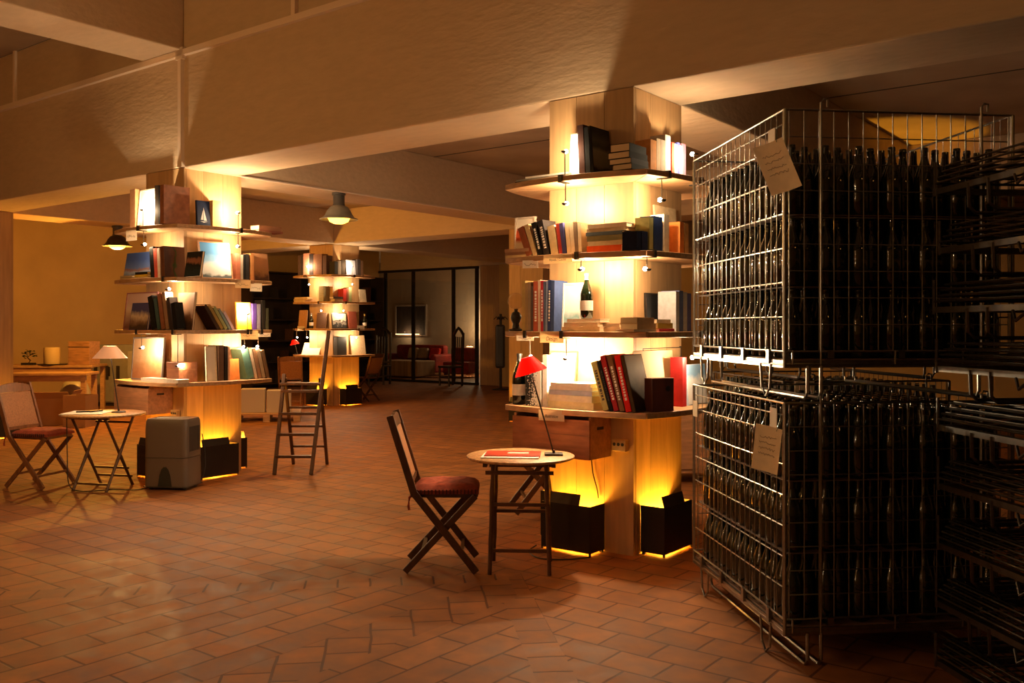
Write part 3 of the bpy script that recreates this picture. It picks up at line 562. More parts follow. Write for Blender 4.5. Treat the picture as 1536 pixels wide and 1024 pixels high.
stack(K,1,'R',.16,[(502,514,.05,(.5,.36,.2),'lower cream block right of the corner'),(500,514,.04,(.1,.07,.06),'dark block right of the corner')], w=.11)
row(1,'R',515,[(5,433,(.4,.04,.03),'red spine of the middle group'),(3,432,(.15,.05,.03),'maroon spine of the middle group'),(5,431,(.2,.22,.1),'green spine of the middle group')])
facing(K,1,'R',540,550,434,(.6,.5,.35),'small cream card leaning at the right', d=.14, tilt=8, t=.01)
facing(K,2,'L',447,459,465,(.5,.28,.14),'orange-brown cover at the left end', d=.12, tilt=6)
champagne(K,2,'L',467,.28,'dark bottle with a pale label left of the corner', d=.15)
facing(K,2,'L',474,488,469,(.12,.07,.05),'dark brown cover left of the corner', d=.1, tilt=6)
panel(K,2,'R',499,521,469,'black-framed group photo', pic('group_photo_print',[(.35,(.05,.05,.05)),(.5,(.4,.35,.3)),(.65,(.06,.05,.05)),(.8,(.6,.5,.4))],'z',.2,1.2), BLACKM, d=.12, tilt=6)
facing(K,2,'R',524,536,467,(.3,.08,.05),'red-brown cover right of the framed photo', d=.12, tilt=6)
champagne(K,2,'R',547,.27,'dark bottle with a gold cap at the right end', d=.14, foil=cmat((.5,.35,.1)))
panel(K,3,'L',452,478,514,'pale open brochure lying against the boards', PAPER, PAPER, d=.05, tilt=20)
wbox('dark_box','small dark box right of the corner','box',K,3,'R',506,520,505,mat('dark_box_paint',(.03,.025,.022),.5),d=.14,dep=.1)
facing(K,3,'R',528,549,503,(.6,.45,.28),'pale wooden panel lit by a bulb', d=.1, tilt=8, t=.02)
card(K,2,'L',447,456,489,496,'small white card left',None,CARDW); card(K,2,'R',536,546,488,494,'small white card right',None,CARDW)
for i,f,px,up,p in ((0,'L',460,True,2.2),(0,'R',528,True,2.2),(0,'L',463,False,2.2),(0,'R',529,False,2.0),(1,'R',517,False,2.2),(1,'L',480,False,1.0),(2,'L',441,False,1.6),(2,'R',535,False,2.6),(2,'L',460,False,2.0)):
    clip_lamp(K,i,f,px,up,p)
clip_lamp(K,0,'B',0,True,2.2,a=0); clip_lamp(K,0,'K',0,True,2.0,a=0)

for i,f,a,up,p in ((0,'R',.0,True,4.5),(0,'B',.2,True,4),(0,'B',-.2,False,3),(0,'R',.1,False,3),(1,'R',0,False,3),(1,'B',0,False,3),(2,'R',0,False,3),(2,'B',.1,False,3),(0,'L',0,True,3),(1,'L',0,False,2)):
    clip_lamp('rear',i,f,0,up,p*.5,a=a)

# ------------------------------------------------------------------ uplight boxes at the pillar feet
def uplight(M, w, desc, power, h=.31, dep=.17, group='black uplight boxes at the pillar feet', beam=None):
    """local frame: x along the wall, y into the wall (wall at y = dep), z up"""
    o = thing('uplight_box', desc, 'lamp', M=M, group=group); t = .008; g = .014
    mb = MB().b2((0,0,g), (w,t,h)).b2((0,t,g), (t,dep,h)).b2((w-t,t,g), (w,dep,h))
    for x in (.0, w-.02): mb.b2((x,dep-.03,0), (x+.02,dep-.01,g+.03))
    mb.b2((0,.0,0),(.012,.012,g)); mb.b2((w-.012,0,0),(w,.012,g))
    mb.build('housing', BLACKM, o)
    R = Matrix.Rotation(math.radians(-16), 3, 'X')
    MB().box((w*.40,.018,h+.030), (w*.72,.006,.075), R).build('flap', BLACKM, o)
    MB().tube([(w*.18,dep*.55,.15),(w*.82,dep*.55,.15)], .012, 8).build('lamp_tube', YBULB, o, True)
    if beam:
        light('tube_light', (w*.5,dep*.5,.24), power, HOT, .03, o, 'SPOT', spot_size=beam, spot_blend=.3).rotation_euler = (PI,0,0); return o
    light('tube_light', (w*.72,dep*.6,.2), power*.6, HOT, .03, o); light('tube_light', (w*.28,dep*.6,.2), power*.4, HOT, .03, o)
    light('tube_light', (w*.5,dep*.5,.06), power*.10, HOT, .03, o)
    return o
def pface(c, face, a, d, z=0):
    R = Matrix.Rotation(FROT[face], 2); l = R @ Vector((a, -.325-d)); p = c + EX*l.x + EV*l.y
    return Matrix.Translation((p.x, p.y, z)) @ Matrix.Rotation(RZ+FROT[face], 4, 'Z')
UP = 26
uplight(pface(PC['near'],'L',-.27,.172), .38, 'black metal uplight box on the front left foot of the near pillar', UP)
uplight(pface(PC['near'],'R',-.24,.172), .38, 'black metal uplight box on the front right foot of the near pillar', UP)
uplight(pface(PC['near'],'K',-.19,.172), .38, 'black metal uplight box behind the left edge of the near pillar', UP)
uplight(pface(PC['left'],'R',-.25,.172), .42, 'black metal uplight box on the front right foot of the left pillar', UP)
uplight(pface(PC['left'],'L',-.20,.172), .38, 'black metal uplight box behind the grey dehumidifier', UP)
uplight(pface(PC['left'],'B',-.19,.172), .38, 'black metal uplight box behind the right edge of the left pillar', UP*.6)
uplight(pface(PC['far'],'L',-.22,.172), .38, 'black metal uplight box on the left foot of the far pillar', UP)
uplight(pface(PC['far'],'R',-.16,.172), .40, 'black metal uplight box on the right foot of the far pillar', UP)
uplight(pface(PC['far'],'K',-.19,.172), .38, 'black metal uplight box behind the left edge of the far pillar', UP)
uplight(pface(HID,'L',-.2,.172), .40, 'black metal uplight box on the plain pillar behind the near pillar', UP*.7)
e = G(-9.81,0); uplight(pface(Vector(e[:2]),'R',-.05,.172), .38, 'black metal uplight box on the pillar at the left edge', UP)
uplight(Matrix.Translation((3.95,10.45,0)) @ Matrix.Rotation(.3,4,'Z'), .4, 'black metal uplight box standing behind the wire cages', 280, beam=.70)

# ------------------------------------------------------------------ crates, outlets and cables under the lowest shelves
def under_crate(pk, a0, a1, z0, z1, d0, d1, desc):
    o = thing('wooden_crate', desc, 'crate', M=frame(pk,'L',a0,d1,z0)); w, dp, h, t = a1-a0, d1-d0, z1-z0, .018
    MB().b2((0,0,0), (w,t,h*.56)).b2((0,0,h*.565), (w,t,h*.93)).build('front_board', REDWOOD if pk == 'near' else CRATEW, o)
    for x in (0, w-t):
        MB().b2((x,t,0), (x+t,dp,h)).build('end_board', CRATEW, o)
    MB().b2((t,t,0), (w-t,dp,t)).build('bottom_board', CRATEW, o); MB().b2((t,dp-t,t), (w-t,dp,h)).build('rear_board', CRATEW, o)
    s = w+.0005
    MB().b2((s-.001,dp*.35,h*.68), (s+.001,dp*.65,h*.75)).build('hand_slot', INK, o)
    return o
under_crate('near', -.44, .16, .62, .885, .004, .26, 'pine crate hung under the lowest shelf of the near pillar')
under_crate('left', -.46, .14, .62, .885, .004, .26, 'pine crate hung under the lowest shelf of the left pillar')
def outlet(pk, a, z, desc):
    o = thing('power_outlet', desc, 'outlet', M=frame(pk,'L',a,.045,z))
    MB().b2((0,0,0), (.1,.044,.075)).build('body', cmat((.6,.42,.2)), o, bevel=.004)
    for k in range(3): MB().lathe([(.011,0),(.011,.002)], 10).xf(Matrix.Translation((.02+.03*k,-.0005,.045)) @ Matrix.Rotation(PI/2,4,'X')).build('socket', INK, o)
outlet('near', .19, .66, 'cream socket strip on the near pillar beside the crate'); outlet('left', .17, .58, 'cream socket strip on the left pillar beside the crate')
def cable(name, pts, desc, r=.0045):
    P = [Vector(p) for p in pts]; out = []
    for i in range(len(P)-1):
        p0, p1, p2, p3 = P[max(i-1,0)], P[i], P[i+1], P[min(i+2,len(P)-1)]
        for k in range(6):
            t = k/6; out.append(.5*((2*p1)+(p2-p0)*t+(2*p0-5*p1+4*p2-p3)*t*t+(3*p1-p0-3*p2+p3)*t**3))
    out.append(P[-1]); return tag(MB().tube(out, r, 6).build(name, CABLE, None, True), desc, 'cable')
q = lambda a, d, z: FP('near','L',a,d,z)
cable('power_cable', [q(-.17,.3,.645), q(-.15,.27,.55), q(-.16,.22,.42), q(-.17,.205,.36)], 'dark cable hanging from the round table lamp by the near pillar')
cable('power_cable', [q(.02,.02,.62), q(.03,.015,.5), q(.06,.012,.4), q(.07,.012,.34)], 'dark cable running down the boards of the near pillar')
cable('power_cable', [q(-.29,.2,.02), q(-.26,.32,.006), q(-.1,.42,.006), q(.05,.34,.006), q(.13,.2,.006)], 'dark cable looping on the floor before the near uplight box')
cable('power_cable', [at(100,8.35,.66), at(101,8.3,.3), at(104,8.25,.05), at(125,8.2,.006), at(170,8.3,.006), at(205,8.28,.006), at(235,8.5,.006)], 'dark cable from the left round table to the dehumidifier')
cable('power_cable', [at(303,8.75,.45), at(308,8.72,.25), at(306,8.66,.08), at(296,8.6,.03)], 'dark cable curling beside the dehumidifier')

# ------------------------------------------------------------------ industrial pendant lamps
def pendant(loc, desc, power, drop=0, rz=0, m=LAMPG, col=(1,.50,.13), point=False):
    o = thing('industrial_lamp', desc, 'lamp', loc, rz, group='industrial ceiling lamps')
    MB().lathe([(.06,-.0),(.078,-.004),(.078,-.03),(.066,-.034),(.066,-.13),(.07,-.135),(.07,-.15)], 20).build('housing', mat('dark_lamp_housing',(.07,.065,.06),.45), o, True)
    MB().lathe_open([(.07,-.15),(.10,-.165),(.135,-.21),(.155,-.255),(.18,-.285),(.215,-.30),(.215,-.31),(.175,-.292),(.15,-.26),(.128,-.215),(.095,-.175),(.07,-.16)], 28).build('shade', m, o, True)
    MB().lathe([(.12,-.255),(.125,-.29),(.105,-.33),(.06,-.352),(.0,-.358)], 20).build('glass_dome', YBULB, o, True)
    light('lamp_light', (0,0,-.40), power, col, .05, o, **({} if point else dict(typ='SPOT', spot_size=2.5, spot_blend=.35)))
    if drop: MB().tube([(0,0,0),(0,0,drop)], .012, 8).build('stem', BLACKM, o)
    return o
LMP = 110
pendant(G(-4.906+.22,1.72,ZB), 'grey bell-shaped industrial lamp under the beam right of the left pillar', LMP)
pendant(G(-9.95,2.05,ZB), 'dark bell-shaped industrial lamp seen left of the left pillar', LMP*2.3, m=BLACKM, col=(1,.42,.05), point=True)
for x, y, p, ds in ((-4.2,-4.6,54,'added industrial fill lamp in the left bay out of frame'),(-3.2,-6.6,50,'added industrial fill lamp behind the viewer'),(5.2,-3.6,4,'added industrial fill lamp at the right out of frame')):  # unseen fill lamps, added to light the beams and the front floor
    o = pendant(G(x,y,3.6), ds, p, drop=ZF-3.6, point=True)

# ------------------------------------------------------------------ bistro furniture
def folding_chair(desc, loc, rz, wood, cush=True, cane_back=True):
    o = thing('folding_chair', desc, 'chair', loc, rz); W = .2
    for s in (-1, 1):
        mb = MB(); y = s*W
        mb.bar((-.30,y,.93), (-.155,y,.46), .022, .042, (1,0,0)); mb.bar((-.165,y,.485), (.205,y,.012), .022, .042, (1,0,0)); mb.build('back_leg', wood, o, bevel=.004)
        y2 = s*(W-.03); MB().bar((.20,y2,.455), (-.215,y2,.012), .02, .038, (1,0,0)).build('front_leg', wood, o, bevel=.004)
    mb = MB()
    for s in (-1, 1): mb.bar((-.17,s*(W-.055),.46), (.21,s*(W-.055),.455), .026, .028)
    for x in (-.16, .2): mb.bar((x,-W+.05,.458), (x,W-.05,.458), .03, .026)
    mb.build('seat_frame', wood, o)
    MB().b2((-.15,-W+.06,.458), (.19,W-.06,.466)).build('seat_panel', CANE, o)
    MB().bar((.12,-W,.115), (.12,W,.115), .02, .02).build('stretcher', wood, o); MB().bar((-.11,-W+.03,.13), (-.11,W-.03,.13), .02, .02).build('stretcher', wood, o)
    # back: side rails are the legs; curved top rail, lower rail and woven panel
    ax = Vector((-.145,0,-.47)).normalized(); P = lambda y, t: Vector((-.297,y,.92)) + Vector((.145,0,-.47))*t
    mb = MB(); n = 9
    for k in range(n):
        y0, y1 = -W+2*W*k/n, -W+2*W*(k+1)/n; c = lambda y: .03*math.cos(y/W*PI/2)
        a, b = P(y0,.03), P(y1,.03); a1, b1 = P(y0,.14), P(y1,.14); up = Vector((-.009,0,.03))
        vs = []
        for dx in (-.009, .009): vs += [a+Vector((dx,0,c(y0))), b+Vector((dx,0,c(y1))), b1+Vector((dx,0,0)), a1+Vector((dx,0,0))]
        mb.add(vs, [(0,1,2,3),(4,5,6,7),(0,1,5,4),(3,2,6,7),(0,3,7,4),(1,2,6,5)])
    mb.build('top_rail', wood, o)
    MB().bar(P(-W,.82), P(W,.82), .016, .03).build('lower_rail', wood, o)
    mb = MB(); a, b, c2, d2 = P(-W+.01,.15), P(W-.01,.15), P(W-.01,.8), P(-W+.01,.8); t = Vector((.004,0,.001))
    mb.add([a-t,b-t,c2-t,d2-t,a+t,b+t,c2+t,d2+t], [(0,1,2,3),(4,5,6,7),(0,1,5,4),(1,2,6,5),(2,3,7,6),(3,0,4,7)]); mb.build('back_panel', CANE, o)
    if cush:
        cu = bpy.data.meshes.new('seat_cushion'); bm = bmesh.new(); bmesh.ops.create_grid(bm, x_segments=14, y_segments=14, size=1); bmesh.ops.solidify
        n = 14; mb = MB(); rows = []
        for sgn, zc in ((1,.515),(-1,.475)):
            for i in range(n+1):
                for j in range(n+1):
                    u, v = -1+2*i/n, -1+2*j/n; e = (1-abs(u)**6)*(1-abs(v)**6); puff = .5+.5*e
                    x = .03+.195*u*(1-.04*v*v); y = .19*v*(1-.04*u*u); z = (.49+.034*e**.5 - .008*math.exp(-((u*u+v*v)*8))) if sgn > 0 else .4675
                    if sgn < 0: x = .03+.19*u; y = .185*v
                    rows.append((x,y,z+ (.004*math.sin(u*9+v*5)*e if sgn > 0 else 0)))
        N1 = (n+1)*(n+1); fs = []
        for s0 in (0, N1):
            for i in range(n):
                for j in range(n): fs.append((s0+i*(n+1)+j, s0+(i+1)*(n+1)+j, s0+(i+1)*(n+1)+j+1, s0+i*(n+1)+j+1))
        ring = [i*(n+1) for i in range(n+1)] + [n*(n+1)+j for j in range(1,n+1)] + [i*(n+1)+n for i in range(n-1,-1,-1)] + [j for j in range(n-1,0,-1)]
        for k in range(len(ring)): a, b = ring[k], ring[(k+1)%len(ring)]; fs.append((a,b,N1+b,N1+a))
        mb.add(rows, fs); cus = mb.build('seat_cushion', CUSH, o, True)
        mb = MB()
        for k in range(17):
            x = -.14+.34*k/16; mb.b2((x-.003,-.1955,.470), (x+.003,-.184,.496))
        mb.build('piping', mat('dark_cushion_stripe',(.06,.018,.012),.8), cus)
        for s in (-1,1): MB().tube([(-.16,s*.17,.478),(-.185,s*.215,.455),(-.19,s*.222,.41),(-.186,s*.222,.385)], .008, 6).build('tie', CUSH, cus, True)
    return o
ch = folding_chair('dark wooden folding chair with a rust-red cushion beside the red-lamp table', at(664,5.66), math.radians(2), DARKW)
folding_chair('brown cane-backed folding chair with a red cushion at the left edge', at(60,8.52), math.radians(-14), MIDW)
folding_chair('dark folding chair half hidden behind the red-lamp table', (.215,7.4,0), PI+.1, DARKW, cush=False)
folding_chair('brown folding chair in the distance behind the tall ladder stool', at(437,16.6), PI/2+.15, MIDW, cush=False)
folding_chair('dark folding chair in shade right of the far pillar', at(548,18.2), PI-.5, DARKW, cush=False)

def round_table(desc, loc, rz, r=.325, h=.68, cross=False):
    o = thing('round_table', desc, 'table', loc, rz); top = CANE
    MB().lathe([(0,h-.02),(r-.01,h-.02),(r,h-.014),(r,h-.004),(r-.008,h),(0,h)], 40).build('tabletop', mat('woven_rattan_top',(.46,.25,.10),.5,var=.35,scale=45,bump=.5), o, True)
    kn = lambda p, q, n=7: [Vector(p).lerp(Vector(q), i/n) for i in range(n+1)]
    if not cross:
        rad = [.013,.012,.015,.012,.0125,.0155,.012,.013]
        for x in (-1, 1):
            for y in (-1, 1): MB().tube(kn((x*.175,y*.165,0), (x*.155,y*.15,h-.02)), rad, 8).build('leg', BAMBOO, o, True)
        for z in (.14,.31,.41): MB().bar((-.165,-.16 if z != .31 else .16,z), (.165,-.16 if z != .31 else .16,z), .014, .02).build('rung', BAMBOO, o)
        for y in (-.155,.155): MB().bar((-.20,y,.595), (.20,y,.595), .016, .022).build('rail', BAMBOO, o)
        for x in (-.2,.2): MB().bar((x,-.2,h-.034), (x,.2,h-.034), .024, .026).build('bearer', BAMBOO, o)
    else:
        for y in (-.17, .17):
            for s in (-1, 1): MB().tube(kn((s*.2,y+.012*s,0), (-s*.19,y+.012*s,h-.02)), [.014,.012,.013,.015,.012,.013,.012,.013], 8).build('leg', BAMBOO, o, True)
        for x, z in ((-(.2-.39*.06/.655),.06),(.2-.39*.09/.655,.09),(.2-.39*.17/.655,.17),(-(.2-.39*.58/.655),.58)): MB().bar((x,-.19,z), (x,.19,z), .014, .018).build('rung', BAMBOO, o)
        for x in (-.19,.19): MB().bar((x,-.2,h-.032), (x,.2,h-.032), .024, .022).build('bearer', BAMBOO, o)
    return o
TB = at(781,5.62); round_table('round rattan-topped bistro table with dark bamboo legs near the right pillar', TB, math.radians(-3))
TL = at(155,8.42); round_table('round folding bistro table with crossed legs at the left', TL, math.radians(76), r=.36, h=.675, cross=True)

def desk_lamp(desc, base, head, shade_m, tilt, sq=True, rs=.115, hs=.075, power=3, glow=None, yaw=0):
    o = thing('table_lamp', desc, 'lamp', base); h = Vector(head)-Vector(base)
    if sq: MB().b2((-.055,-.04,0), (.055,.04,.012)).build('base', BLACKM, o, bevel=.002)
    else: MB().lathe([(.06,0),(.062,.006),(.05,.012),(0,.014)], 20).build('base', BLACKM, o, True)
    MB().tube([(0,0,.01), h*.98], .0045, 8).build('stem', BLACKM, o, True); MB().tube([(0,0,.008),(0,0,.03)], .009, 8).build('joint', BLACKM, o, True)
    Mx = Matrix.Translation(h) @ Matrix.Rotation(yaw,4,'Z') @ Matrix.Rotation(tilt,4,'Y')
    MB().lathe_open([(rs,-hs*.55),(rs*.36,hs*.45),(rs*.34,hs*.45),(rs*.97,-hs*.55)], 24).xf(Mx).build('lamp_shade', shade_m, o, True)
    MB().sphere(Mx @ Vector((0,0,hs*.1)), .018, 10, 6).build('bulb', BULB, o, True)
    MB().tube([Mx @ Vector((0,0,hs*.42)), Mx @ Vector((0,0,hs*.1))], .012, 8).build('socket', BLACKM, o, True)
    light('bulb_light', Mx @ Vector((0,0,-hs*.42)), power, WARM, .02, o)
    return o
bz = .6806
D = 5.66
b0 = Vector((.25,5.60,bz)); desk_lamp('red-shaded table lamp on the round table near the right pillar', b0, Vector(((793-768)/F*5.5, 5.5, zat(546,5.5))), RED, math.radians(-17), rs=.10, hs=.095, power=1.6)
opal = mat('glowing_opal_shade',(.75,.42,.25),.5,emit=.22,ecol=(1,.45,.2))
b1 = at(178,8.45,.6756); desk_lamp('small table lamp with a lit pale shade on the left table', b1, Vector(((165-768)/F*8.45, 8.45, zat(527,8.45))), opal, 0, sq=False, rs=.15, hs=.11, power=5)
b2 = FP('far','L',apx('far','L',446,.2),.2,ZS[3]+.0006); desk_lamp('small red-shaded lamp on the lowest shelf of the far pillar', b2, b2+Vector((-.05,-.02,.24)), RED, math.radians(-10), rs=.09, hs=.09, power=2)
# papers
def sheet(name, desc, cat, loc, rz, w, d, t, m, extra=None):
    o = thing(name, desc, cat, loc, rz); MB().b2((-w/2,-d/2,0), (w/2,d/2,t)).build('sheets', m, o)
    if extra: extra(o, w, d, t)
    return o
def redprint(o, w, d, t):
    MB().b2((-w*.1,-d*.08,t), (w*.28,d*.2,t+.0008)).build('title_panel', cmat((.75,.5,.42)), o)
sheet('magazine','white magazine under the red brochure on the round table','magazine', TB+Vector((-.055,-.05,bz-.0)), math.radians(-6), .34,.25,.006, WHITEP)
sheet('brochure','red brochure on top of the papers on the round table','brochure', TB+Vector((-.045,-.02,bz+.0065)), math.radians(-4), .33,.22,.005, mat('red_print',(.55,.06,.03),.3,var=.2,scale=5), redprint)
def pens(o, w, d, t): pass
sheet('open_newspaper','white sheets spread on the left round table','paper', TL+Vector((-.13,-.03,.6756)), math.radians(4), .36,.36,.006, WHITEP)
for k,(x,y,r) in enumerate(((-.16,-.02,.5),(-.08,.03,1.2))):
    tag(MB().b2((-.07,-.01,0),(.07,.01,.012)).build('glasses_case' if k else 'pen', BLACKM, None, loc=TL+Vector((x,y,.6822)), rz=r), ('dark case' if k else 'dark pen')+' lying on the white sheets of the left table', 'case' if k else 'pen')

# ------------------------------------------------------------------ ladder stool
o = thing('ladder_stool','dark wooden A-frame ladder stool with one tall handle post','ladder', at(439,9.15), 0)
W = .18
xl, xr = -.18, .18
FL = lambda z, x: Vector((x+(.0 if x < 0 else .03*z), .33*z, z))
MB().bar(FL(0,xl), FL(.97,xl+.02), .04, .034, (1,0,0)).build('front_leg', DARKW, o, bevel=.004); MB().bar(FL(0,xr), Vector((.275,.40,1.41)), .04, .034, (1,0,0)).build('handle_post', DARKW, o, bevel=.004)
for x in (xl+.025, xr+.02): MB().bar((x,.70,0), (x+.0,.33,.93), .034, .03, (1,0,0)).build('rear_leg', DARKW, o, bevel=.004)
for z in (.17,.38,.58,.80): MB().bar(FL(z,xl)+Vector((.0,0,0)), FL(z,xr), .05, .026).build('step', DARKW, o, bevel=.003)
for z in (.2,.42,.62): y = .70-.37/.93*z; MB().bar((xl+.02,y,z), (xr+.02,y,z), .022, .022).build('rung', DARKW, o)
MB().b2((xl-.01,.25,.86), (xr+.05,.38,.885)).build('top_step', DARKW, o, bevel=.004)

# ------------------------------------------------------------------ dehumidifier
o = thing('dehumidifier','grey-beige plastic dehumidifier beside the left pillar','appliance', at(260,8.42), math.radians(-8))
def rbox(w, d, z0, z1, r, n=5, taper=1.0):
    mb = MB(); rings = []
    for z, sc in ((z0,1),(z1-r*1.6,1),(z1-r*.5,.985),(z1,.93*taper)):
        pts = []
        for cx, cy, a0 in ((1,1,0),(-1,1,1),(-1,-1,2),(1,-1,3)):
            for k in range(n+1):
                a = (a0+k/n)*PI/2; pts.append(((cx*(w/2-r)+r*math.cos(a))*sc, (cy*(d/2-r)+r*math.sin(a))*sc, z))
        rings.append(pts)
    m = len(rings[0]); vs = [p for q in rings for p in q]; fs = [(i*m+k, i*m+(k+1)%m, (i+1)*m+(k+1)%m, (i+1)*m+k) for i in range(len(rings)-1) for k in range(m)]
    fs += [tuple(range(m)), tuple((len(rings)-1)*m+k for k in range(m))]; return mb.add(vs, fs)
rbox(.41,.30,.03,.285,.045,taper=1.075).build('water_tank', GREYP, o, True)
rbox(.41,.30,.289,.63,.05).build('upper_housing', GREYP, o, True)
MB().b2((-.205,-.15,.024), (.205,.15,.034)).build('base_plate', DKGREY, o)
for x in (-.16,.16):
    for y in (-.1,.1): MB().tube([(x-.012,y,.016),(x+.012,y,.016)], .016, 12).build('caster', DKGREY, o, True)
poly = [(-.065,0),(.065,0),(.05,.1),(.032,.15),(.012,.172),(-.012,.172),(-.032,.15),(-.05,.1)]
mb = MB(); mb.prism(poly, 0, .012); mb.xf(Matrix.Translation((0,-.142,.035)) @ Matrix.Rotation(PI/2,4,'X')).build('water_window', mat('dark_window',(.03,.035,.03),.2), o)
MB().b2((-.13,-.06,.622), (.1,.08,.636)).build('control_panel', mat('light_grey_plastic',(.36,.32,.27),.35), o, bevel=.005)
mb = MB()
for k in range(9): mb.b2((.2,-.10+.022*k,.34), (.208,-.09+.022*k,.56))
mb.build('side_vent', DKGREY, o)
MB().tube([(-.05,-.14,.5),(-.08,-.1485,.44)], .0,4) if False else None

# ------------------------------------------------------------------ back-left work area
def bench(desc, loc, rz, w, d, h):
    o = thing('work_table', desc, 'table', loc, rz)
    MB().b2((-w/2,-d/2,h-.04), (w/2,d/2,h)).build('tabletop', SHELFW, o, bevel=.004)
    MB().b2((-w/2+.06,-d/2+.03,h-.13), (w/2-.06,-d/2+.055,h-.04)).build('apron', CRATEW, o)
    for x in (-1,1):
        for y in (-1,1): MB().box((x*(w/2-.06), y*(d/2-.06), (h-.04)/2), (.07,.07,h-.04)).build('leg', SHELFW, o)
    return o
bench('long low wooden work table at the left, cardboard boxes under it', at(82,14.6), math.radians(6), 1.15, .6, .74)
WT = at(82,16.1); bench('wooden work table behind, carrying a paper roll and wooden box', WT, math.radians(6), 1.5, .8, .80)
o = thing('wooden_crate','pale wooden box on the rear work table','box', WT+Vector((.50,.02,.8006)), math.radians(-10)); MB().b2((-.2,-.15,0),(.2,.15,.4)).build('body', CRATEW, o, bevel=.006); MB().b2((-.204,-.154,.3),(.204,-.1505,.31)).build('lid_seam', INK, o)
tag(MB().lathe([(.0,0),(.125,0),(.13,.01),(.13,.27),(.125,.28),(0,.28)], 24).build('paper_roll', mat('cream_shade',(.62,.47,.25),.7), None, True, loc=WT+Vector((.06,-.22,.8206))), 'cream cylinder standing on the rear work table','roll')
tag(MB().lathe([(0,0),(.22,0),(.24,.02),(.0,.02)], 24).build('tray', BLACKM, None, True, loc=WT+Vector((.06,-.2,.8003))), 'flat dark round tray under the cream cylinder','tray')
o = thing('bonsai','small dark twisted bonsai on the rear work table','plant', WT+Vector((-.32,-.25,.8006)))
MB().b2((-.1,-.06,0),(.1,.06,.04)).build('pot', BLACKM, o); MB().tube([(0,0,.03),(.03,0,.08),(-.02,0,.13),(.03,0,.17),(.09,0,.19)], [.018,.015,.012,.009,.006], 7).build('trunk', DARKW, o, True)
mb = MB()
for c, r in (((-.05,0,.15),.05),((.06,0,.2),.06),((-.09,.02,.2),.04),((.0,0,.23),.05),((.1,0,.15),.035)):
    for k in range(22):
        v = Vector((random.gauss(0,1),random.gauss(0,1),random.gauss(0,.6))).normalized()*r*random.uniform(.6,1); mb.box(Vector(c)+v, (.03,.014,.003), Matrix.Rotation(random.uniform(0,6),3,'Z') @ Matrix.Rotation(random.uniform(-.7,.7),3,'X'))
mb.build('foliage', mat('dark_leaf',(.03,.04,.015),.6), o)
def carton(desc, loc, rz, w, d, h, flap=True):
    o = thing('cardboard_box', desc, 'box', loc, rz); cm = mat('cardboard',(.36,.2,.09),.8,var=.1,scale=4); t = .006
    MB().b2((-w/2,-d/2,0),(w/2,d/2,t)).b2((-w/2,-d/2,t),(w/2,-d/2+t,h)).b2((-w/2,d/2-t,t),(w/2,d/2,h)).b2((-w/2,-d/2+t,t),(-w/2+t,d/2-t,h)).b2((w/2-t,-d/2+t,t),(w/2,d/2-t,h)).build('body', cm, o)
    if flap:
        MB().box((w/2+.03,0,h+.05),(.006,d,.13),Matrix.Rotation(.5,3,'Y')).build('flap', cm, o); MB().box((0,-d/2-.03,h+.045),(w,.006,.12),Matrix.Rotation(.6,3,'X')).build('flap', cm, o)
    return o
carton('open cardboard box under the front of the low work table', at(78,13.9), math.radians(8), .62,.42,.40)
carton('closed cardboard box right of the open one under the work table', at(121,13.6), math.radians(-6), .34,.34,.46, False)
o = thing('helmet','grey rounded helmet-like case under the work table','case', at(113,15.2,.0), .3)
MB().lathe([(0,0),(.2,0),(.24,.1),(.23,.4),(.17,.55),(.08,.6),(0,.61)], 20).build('shell', mat('case_grey',(.4,.36,.3),.35), o, True); MB().lathe([(.0,0),(.12,0),(.12,.01),(0,.012)],20).xf(Matrix.Translation((0,-.236,.26)) @ Matrix.Rotation(PI/2,4,'X')).build('opening', INK, o)
o = thing('metal_cabinet','pale grey metal cabinet with dark vent slots against the left wall','cabinet', at(184,17.3), math.radians(-18))
CB = mat('cabinet_grey',(.30,.29,.28),.5,var=.08); MB().b2((-.52,-.25,.06),(.52,.25,1.12)).build('body', CB, o, bevel=.01); MB().b2((-.5,-.22,0),(.5,.24,.06)).build('plinth', INK, o)
for k in range(2):
    x = -.5+.5*k+.005; dr = MB().b2((x,-.262,.08),(x+.49,-.2505,1.1)).build('door', CB, o, bevel=.004)
    MB().b2((x+.4,-.27,.55),(x+.44,-.2625,.72)).build('handle', BLACKM, dr)
for k in range(4): MB().b2((-.42+.25*k,-.2645,.48),(-.34+.25*k,-.2621,.74)).build('vent_slot', INK, o)
o = thing('metal_cabinet','smaller pale metal locker right of the big cabinet','cabinet', at(222,16.6), math.radians(-10)); MB().b2((-.28,-.2,0),(.28,.2,1.02)).build('body', CB, o, bevel=.01); MB().b2((-.02,-.2035,.38),(.1,-.2003,.6)).build('vent_slot', INK, o)
# pallet with white boxes behind the left pillar
o = thing('wooden_pallet','wooden pallet with pale boards behind the left pillar','pallet', at(402,14.6), .2)
for k in range(5): MB().b2((-.5,-.4+.17*k,.11),(.5,-.28+.17*k,.13)).build('board', SHELFW, o)
for x in (-.45,0,.45): MB().b2((x-.05,-.4,0),(x+.05,.4,.11)).build('block', SHELFW, o)
for k,(x,h) in enumerate(((-.2,.36),(.2,.34))):
    q2 = tag(MB().b2((-.18,-.15,0),(.18,.15,h)).build('storage_box', mat('white_box',(.55,.47,.36),.6), None, loc=at(402,14.6)+Vector((x,-.1,.1306)), rz=.2, bevel=.005), f'{"left" if k==0 else "right"} pale box with bottle prints on the wooden pallet','box')
